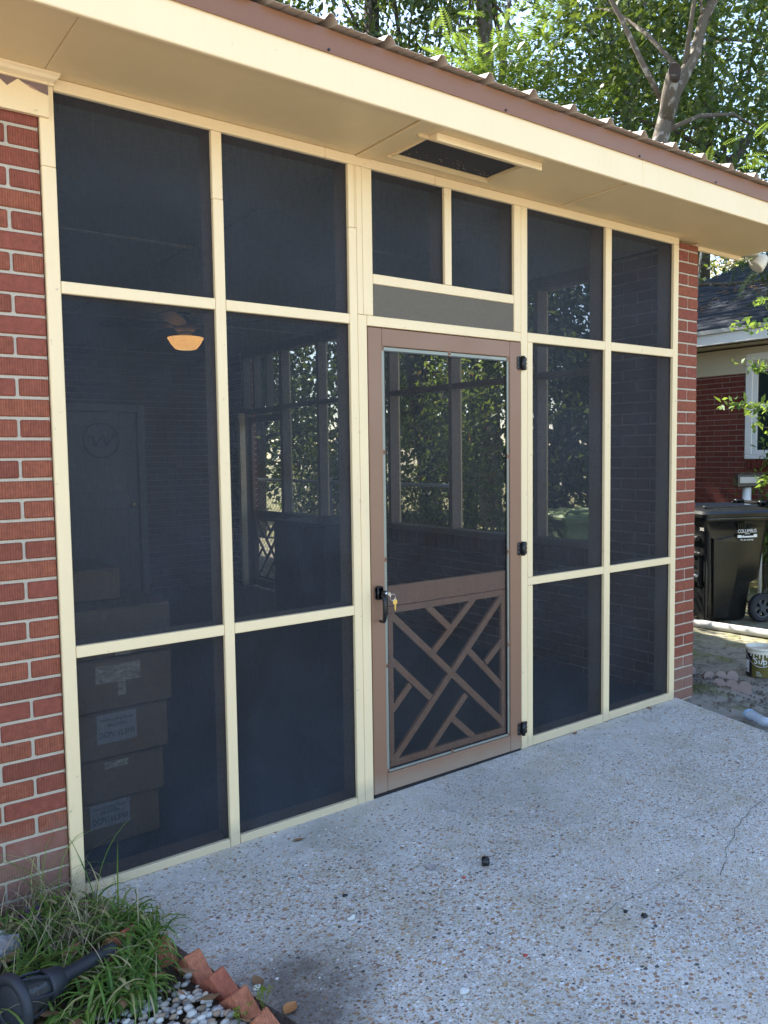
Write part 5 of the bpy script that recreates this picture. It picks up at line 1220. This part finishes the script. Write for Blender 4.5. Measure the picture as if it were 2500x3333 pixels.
tree('dark_trunk_tree', 'slender dark trunk tree with airy leaves left of the forked tree', (11.3, 6.3, 0), [([(11.2, 6.3, -.1), (11.25, 6.25, 4), (11.35, 6.24, 7.1), (11.52, 6.21, 8.3), (11.62, 6.2, 9.1), (11.7, 6.2, 12)], [.15, .13, .10, .09, .08, .03])], [(11.2, 6.9, 9.0, 2.0, 1.6, 2.2), (11.9, 7.2, 6.6, 1.7, 1.5, 1.7), (10.8, 7.3, 11.4, 1.9, 1.6, 1.6)], 8500, 'leaf_mid', 'bark_dark', 81, .13, .05, .36)
tree('broadleaf_tree', 'broad leaved tree at the upper right with blue sky showing through', (15.0, 7.2, 0), [([(15.0, 7.2, -.1), (15.1, 7.2, 4), (15.0, 7.1, 8), (15.2, 7.0, 12)], [.22, .2, .15, .05])], [(14.9, 7.2, 9.3, 2.6, 2.2, 2.4), (15.9, 6.6, 6.6, 2.3, 2.0, 2.2), (13.9, 8.2, 12.4, 2.4, 2, 1.8)], 9500, 'leaf_mid', 'bark_dark', 91, .14, .06, .42)
tree('broadleaf_tree', 'tree at the far upper right corner with yellowish green leaves', (17.6, 5.0, 0), [([(17.6, 5.0, -.1), (17.6, 5.0, 5), (17.4, 5.0, 9.5)], [.22, .17, .06])], [(17.2, 5.0, 9.0, 2.3, 2.2, 2.6), (17.4, 4.6, 5.6, 2.0, 2.0, 2.0), (16.6, 5.4, 12, 1.9, 1.8, 1.6)], 9500, 'leaf_bush', 'bark', 101, .14, .06, .40)
tree('leaning_tree', 'tree with a thick dark leaning limb seen under the roof corner', (9.6, 6.2, 0), [([(9.2, 6.3, -.1), (9.15, 5.7, 2.0), (9.3, 5.2, 3.3), (9.75, 4.5, 4.4), (10.3, 4.1, 5.2), (11, 3.8, 6.2)], [.24, .21, .19, .165, .12, .05]), ([(9.5, 4.9, 3.9), (10.2, 4.5, 4.55), (11.0, 4.0, 5.0)], [.09, .08, .04])], [(10.9, 5.9, 6.6, 1.6, 1.3, 1.2), (9.4, 6.6, 6.3, 1.3, 1.2, 1.2)], 3600, 'leaf_mid', 'bark_dark', 111, .12, .05, .35, 8)
tree('lime_tree', 'bright yellow green sunlit tree behind the neighbour roof', (24.5, 12, 0), [([(24.5, 12, -.1), (24.5, 12, 5)], [.3, .15])], [(23.6, 12.6, 5.2, 2.8, 2.6, 1.8), (26.2, 10.6, 6.0, 2.8, 2.4, 1.7)], 9000, 'leaf_lime', 'bark', 121, .22, .10, .5)
tree('pink_tree', 'thin tree with dry pinkish leaves far behind the neighbour roof', (19.8, 9.0, 0), [([(19.8, 9.0, -.1), (19.8, 9, 4), (20, 9, 7)], [.16, .1, .03])], [(19.9, 9.2, 6.6, 1.9, 1.6, 1.2)], 1500, 'pinkleaf', 'bark', 131, .14, .07, .5, 14)
# side yard trees and shrubs seen through the screens
tree('yard_tree', 'dark trunked yard tree seen through the screen door', (6.4, 5.75, 0), [([(6.4, 5.72, -.1), (6.33, 5.78, 1.4), (6.22, 5.86, 2.4), (6.05, 6.0, 4)], [.17, .15, .13, .06])], [(6.3, 6.6, 4.4, 1.3, 1.2, 1.0), (7.6, 7.4, 2.6, 1.3, 1.1, 1.5)], 6500, 'leaf_mid', 'bark_dark', 141, .12, .05, .36, 12, 'trees and shrubs in the side yard')
tree('yard_tree', 'second yard tree seen through the far doorway', (6.6, 11.3, 0), [([(6.6, 11.3, -.1), (6.6, 11.2, 2), (6.7, 11.2, 4.5)], [.15, .13, .06])], [(6.4, 11.6, 4.2, 1.8, 1.6, 1.6), (7.4, 11.7, 2.2, 1.3, 1.1, 1.2)], 7000, 'leaf_mid', 'bark_dark', 151, .12, .05, .38, 12, 'trees and shrubs in the side yard')
tree('shrub', 'tall sunlit shrub with yellow green tips just outside the side screens', (5.15, 4.0, 0), [([(5.15, 4.0, -.1), (5.2, 4.0, 1.2), (5.2, 4.05, 2.6)], [.035, .03, .012])], [(5.02, 3.85, 2.2, .42, .50, .85), (5.2, 3.9, 1.0, .55, .6, .8), (5.5, 4.3, 1.5, .5, .5, .9)], 4200, 'leaf_bush', 'bark', 161, .075, .026, .16, 18, 'trees and shrubs in the side yard', 'shrub', 35, .1, .0)
tree('shrub', 'leafy shrub tangled through the chain link fence', (5.6, 6.4, 0), [([(5.6, 6.4, -.1), (5.6, 6.4, 1.2)], [.03, .01])], [(5.5, 6.2, .8, .6, .9, .7), (5.9, 7.6, .9, .6, .9, .8), (5.7, 5.2, .8, .5, .6, .7)], 5200, 'leaf_bush', 'bark', 171, .075, .028, .16, 14, 'trees and shrubs in the side yard', 'shrub', 35, .1, .0)
tree('shrub', 'dark evergreen shrub behind the green bin, seen through the right hand screens', (6.5, 3.55, 0), [([(6.5, 3.55, -.1), (6.5, 3.5, 2.4)], [.05, .02])], [(6.75, 3.6, 1.3, .6, .9, 1.3), (6.8, 3.8, 3.2, .7, 1.0, 1.1), (6.9, 4.3, 4.4, .8, .9, .8)], 17000, 'leaf_dark', 'bark_dark', 191, .09, .04, .2, 10, 'trees and shrubs in the side yard', 'shrub', 40, .1, .0)
tree('shrub', 'rounded green shrub at the right picture edge behind the bins', (7.75, 1.75, 0), [([(7.75, 1.75, -.1), (7.75, 1.75, 1.0)], [.03, .012])], [(7.85, 1.62, .62, .36, .36, .60), (7.95, 1.6, 1.25, .34, .34, .40), (8.1, 1.3, .5, .5, .4, .5)], 3600, 'leaf_bright', 'bark', 181, .07, .032, .12, 16, 'trees and shrubs in the side yard', 'shrub', 30, .1, .0)
tree('added_shade_tree', 'unseen broad tree added behind the house to shade the side yard', (3.6, 12.5, 0), [([(3.6, 12.5, -.1), (3.7, 12.4, 3), (3.8, 12.2, 6), (3.9, 12.0, 8)], [.25, .22, .18, .06])], [(3.2, 11.8, 7.4, 2.8, 2.0, 1.3), (5.4, 11.0, 6.6, 1.8, 1.8, 1.2)], 9500, 'leaf_mid', 'bark_dark', 211, .14, .06, .4, 12, 'trees and shrubs in the side yard')  # out of view; added so its crown shades the side yard
# distant hedge/wood closing the side yard
P, CC = crown_pts([(x_, y_, 2.6, 2.0, 1.8, 2.8) for x_, y_ in ((4.5, 19), (7.5, 18), (10.5, 16.5), (13, 14.5), (15.5, 13), (18, 11), (20, 8.5))], 26000, 200, .5, 70)
P[:, 2] = np.abs(P[:, 2]); V, F = leaves_np(P, .24, .11, 201); rT = np.random.default_rng(3)
tag(np_mesh('far_wood', V, F, rT.beta(2, 2.5, len(P)), 'leaf_dark'), 'far dark wood of undergrowth closing the back yard', 'wood', None, 'stuff')

# pinnate fern-like sprays (mimosa) and the shrub sprays at the right edge
def fronds(roots, seed, flen=(.28, .42), pairs=13, ll=.045, lw=.012, down=.5, spread=1.0):
    r = np.random.default_rng(seed); V = []; F = []; T = []
    for (x, y, z, ax, ay, az) in roots:
        d = np.array([ax, ay, az]) + r.normal(size=3) * .45 * spread; d /= np.linalg.norm(d); L_ = r.uniform(*flen); s = np.cross(d, [0, 0, 1.0]); s /= np.linalg.norm(s) + 1e-6; p = np.array([x, y, z], float); tn = r.random()
        for k in range(pairs):
            d = d + np.array([0, 0, -down / pairs]); d /= np.linalg.norm(d); p = p + d * L_ / pairs; sc__ = math.sin(PI * (k + 1.5) / (pairs + 2)) * .8 + .2
            up = np.cross(s, d)
            for sg in (-1, 1):
                a = d * .45 + s * sg + up * -.25; a /= np.linalg.norm(a); c = p + a * ll * sc__; w = d * lw / 2; m_ = p + a * ll * sc__ * .5; b0 = len(V)
                V += [p, m_ + w, c, m_ - w]; F.append((b0, b0 + 1, b0 + 2, b0 + 3)); T.append(tn)
    return np.array(V), np.array(F), np.array(T)
mi = thing('mimosa_tree', 'mimosa branch with bright fern like fronds sunlit above the roof ribs', 'tree', (7.6, 6.4, 0), None)
rm = np.random.default_rng(77); roots = []; qb = MB()
qb.tube([(8.4, 7.2, -.1), (8.3, 6.9, 3), (8.1, 6.4, 5.5), (7.9, 5.9, 7.0), (7.8, 5.6, 8.2)], [.12, .10, .08, .05, .02], 8)
for (bx_, by_, bz_), nn_ in (((7.0, 5.7, 6.55), 50), ((7.35, 5.5, 6.75), 60), ((7.75, 5.2, 7.05), 60), ((7.2, 5.6, 6.25), 36), ((7.5, 5.5, 6.3), 40), ((8.1, 5.1, 6.6), 26), ((8.0, 4.9, 7.4), 18), ((7.9, 4.6, 6.0), 14)):
    a0 = Vector((8.05, 6.2, 6.2)); c0 = Vector((bx_, by_, bz_)); qb.tube([a0, a0.lerp(c0, .5) + Vector((0, 0, .3)), c0], [.03, .02, .008], 5)
    for i in range(nn_):
        p = c0 + Vector(rm.normal(size=3)) * .27; d = (p - a0).normalized(); roots.append((p.x, p.y, p.z, d.x, d.y, .1))
V, F, T = fronds(roots, 78, (.34, .55), 14, .10, .026); np_mesh('crown', V, F, T, 'leaf_bright', mi); qb.build('trunk', 'bark', mi, True)
ms = thing('mimosa_sapling', 'small mimosa sapling poking fronds up beside the forked trunk', 'tree', (6.9, 2.2, 0), None)
roots = []; qb = MB(); qb.tube([(6.9, 2.3, -.1), (6.95, 2.2, 2.4), (6.95, 2.0, 4.2)], [.03, .02, .008], 6)
for i in range(26):
    p = np.array([6.95, 1.95, 4.35]) + rm.normal(size=3) * np.array([.35, .3, .14]); roots.append((*p, *(rm.normal(size=2)), .4))
V, F, T = fronds(roots, 79, (.22, .34), 12, .06, .014); np_mesh('crown', V, F, T, 'leaf_bright', ms); qb.build('trunk', 'bark', ms, True)
# shrub at right edge with arching sprays
cm = thing('arching_shrub', 'arching leafy shrub sprays crossing in front of the neighbour window', 'shrub', (6.3, .05, 0), 'trees and shrubs in the side yard')
qb = MB(); P = []; rs_ = np.random.default_rng(91)
qb.tube([(6.3, .0, -.1), (6.25, .05, 1.2), (6.2, .1, 2.6)], [.03, .025, .012], 6); qb.tube([(6.35, .1, -.1), (6.4, .1, 1.0), (6.3, .05, 2.2)], [.025, .02, .01], 6)
for tip, st_, nt in (((5.44, .85, 2.49), (6.2, .10, 2.30), 75), ((5.46, .81, 2.19), (6.25, .07, 1.85), 75), ((5.36, .86, 1.89), (6.25, .05, 1.40), 110), ((5.62, .72, 1.70), (6.3, .05, 1.2), 60), ((5.55, .60, 3.05), (6.2, .1, 2.6), 60), ((5.7, .75, 1.25), (6.3, .05, .9), 40), ((5.9, .9, 2.75), (6.2, .1, 2.5), 60)):
    a0, c0 = Vector(st_), Vector(tip); mid = a0.lerp(c0, .5) + Vector((0, 0, .10)); qb.tube([a0, a0.lerp(mid, .5) + Vector((0, 0, .04)), mid, mid.lerp(c0, .5) + Vector((0, 0, .015)), c0], [.010, .008, .006, .004, .0015], 5)
    for i in range(int(nt * 1.7)):
        u = rs_.random() ** .7; b_ = a0.lerp(mid, u * 2) if u < .5 else mid.lerp(c0, u * 2 - 1); P.append(np.array(b_) + rs_.normal(size=3) * .045 * (1.15 - u * .6))
V, F = leaves_np(np.array(P), .055, .028, 92, .1); np_mesh('crown', V, F, rs_.random(len(P)), 'leaf_bright', cm); qb.build('stem', 'bark', cm, True)
# hanging twig with young pale leaves
# overhanging fronds in front of the neighbour roof
of = thing('feathery_branch', 'dark feathery branch hanging in front of the neighbour roof', 'branch', (8.3, 2.3, 3.9), None)
qb = MB(); roots = []
for a_, b_ in (((9.6, 1.6, 4.6), (7.9, 2.5, 3.72)), ((9.6, 1.4, 4.2), (7.7, 2.0, 3.35)), ((9.4, 1.8, 4.8), (8.0, 2.9, 3.95)), ((9.2, 1.5, 4.0), (7.9, 1.55, 2.9)), ((9.0, 1.3, 4.3), (7.8, 2.3, 3.55)), ((9.3, 1.2, 3.9), (8.0, 1.9, 3.15)), ((9.6, 2.0, 4.9), (8.3, 3.0, 4.15))):
    a0, c0 = Vector(a_), Vector(b_); qb.tube([a0, a0.lerp(c0, .5) + Vector((0, 0, .1)), c0], [.02, .012, .004], 5)
    for i in range(48):
        u = .30 + .65 * rs_.random(); p = a0.lerp(c0, u) + Vector(rs_.normal(size=3)) * .10; d = (c0 - a0).normalized(); roots.append((p.x, p.y, p.z, d.x, d.y, -.2))
V, F, T = fronds(roots, 95, (.22, .36), 12, .06, .018); np_mesh('fronds', V, F, T, 'leaf_mid', of); qb.build('stem', 'bark_dark', of, True)

# ------------------------------------------------------------------ chain link fence in the side yard
cf = thing('chain_link_fence', 'silver chain link fence running along the side yard beyond the screens', 'fence', (4.8, 7.5, -.05))
FX, fy0, fy1, fh = 4.80, 3.53, 12.4, 1.17
q = MB(); q.tube([(FX, fy0, fh), (FX, fy1, fh)], .021, 8); q.build('top_rail', 'galv', cf, True)
y_ = fy0
while y_ <= fy1: q = MB(); q.tube([(FX + .03, y_, -.1), (FX + .03, y_, fh + .03)], .025, 8); q.lathe([(.028, 0), (.02, .025), (0, .035)], 10, c=(FX + .03, y_, fh + .03)); q.build('post', 'galv', cf, True); y_ += 2.4
q = MB(); st = .085; Hm = fh + .03; n_ = int((fy1 - fy0) / st)
for i in range(-int(Hm / st) - 1, n_ + 1):
    for sg in (1, -1):
        y0_ = fy0 + i * st if sg > 0 else fy0 + i * st + Hm; y1_ = y0_ + sg * Hm; z0_, z1_ = 0., Hm
        a = [y0_, z0_]; c = [y1_, z1_]
        def clip(lim, lo):
            if (a[0] < lim) == lo and (c[0] < lim) == lo: return False
            for p, o_ in ((a, c), (c, a)):
                if (p[0] < lim) == lo:
                    t = (lim - p[0]) / (o_[0] - p[0]); p[1] = p[1] + (o_[1] - p[1]) * t; p[0] = lim
            return True
        if clip(fy0, True) and clip(fy1, False): q.tube([(FX - .006 * sg, a[0], a[1]), (FX - .006 * sg, c[0], c[1])], .0026, 3, False)
q.build('wire_mesh', 'galv', cf)

# ------------------------------------------------------------------ light, sky, camera
sun_dir = Vector((-.30, 1.0, 1.0)).normalized()
sl_ = bpy.data.lights.new('sun', 'SUN'); sl_.energy = 4.3; sl_.angle = R(.53); sl_.color = (1.0, .94, .84)
so = bpy.data.objects.new('sun', sl_); C.objects.link(so); so.rotation_euler = sun_dir.to_track_quat('Z', 'Y').to_euler(); so.location = (0, 0, 20)
w = bpy.data.worlds.new('World'); sc.world = w; w.use_nodes = True; nt = w.node_tree; nt.nodes.clear()
sk = nt.nodes.new('ShaderNodeTexSky'); sk.sky_type = 'NISHITA'; sk.sun_disc = False; sk.sun_elevation = math.asin(sun_dir.z); sk.sun_rotation = math.atan2(sun_dir.x, sun_dir.y)
sk.altitude = 100; sk.air_density = 1.0; sk.dust_density = 1.2; sk.ozone_density = 1.0
bg = nt.nodes.new('ShaderNodeBackground'); bg.inputs[1].default_value = .12; ou = nt.nodes.new('ShaderNodeOutputWorld'); nt.links.new(sk.outputs[0], bg.inputs[0]); nt.links.new(bg.outputs[0], ou.inputs[0])
cd = bpy.data.cameras.new('camera'); cam = bpy.data.objects.new('camera', cd); C.objects.link(cam)
cd.sensor_fit = 'HORIZONTAL'; cd.sensor_width = 36; cd.lens = 2613.694 * 36 / 2500; cd.clip_start = .05; cd.clip_end = 500
Rm = ((0.803465243, -0.595195457, -0.013637115), (-0.052409475, -0.047894333, -0.997476506), (0.593040344, 0.802152417, -0.069675313))
r_, d_, f_ = (Vector(v) for v in Rm)
cam.matrix_world = Matrix(((r_.x, -d_.x, -f_.x, -0.7456671), (r_.y, -d_.y, -f_.y, -2.76148931), (r_.z, -d_.z, -f_.z, 1.49239336), (0, 0, 0, 1)))
sc.camera = cam
vs_ = sc.view_settings; vs_.view_transform = 'Standard'; vs_.look = 'None'; vs_.gamma = 1; vs_.exposure = 2.3; vs_.use_curve_mapping = False
sc.render.engine = 'CYCLES'; sc.cycles.max_bounces = 8; sc.cycles.transparent_max_bounces = 16; sc.cycles.use_denoising = True
sc.cycles.sample_clamp_indirect = 8
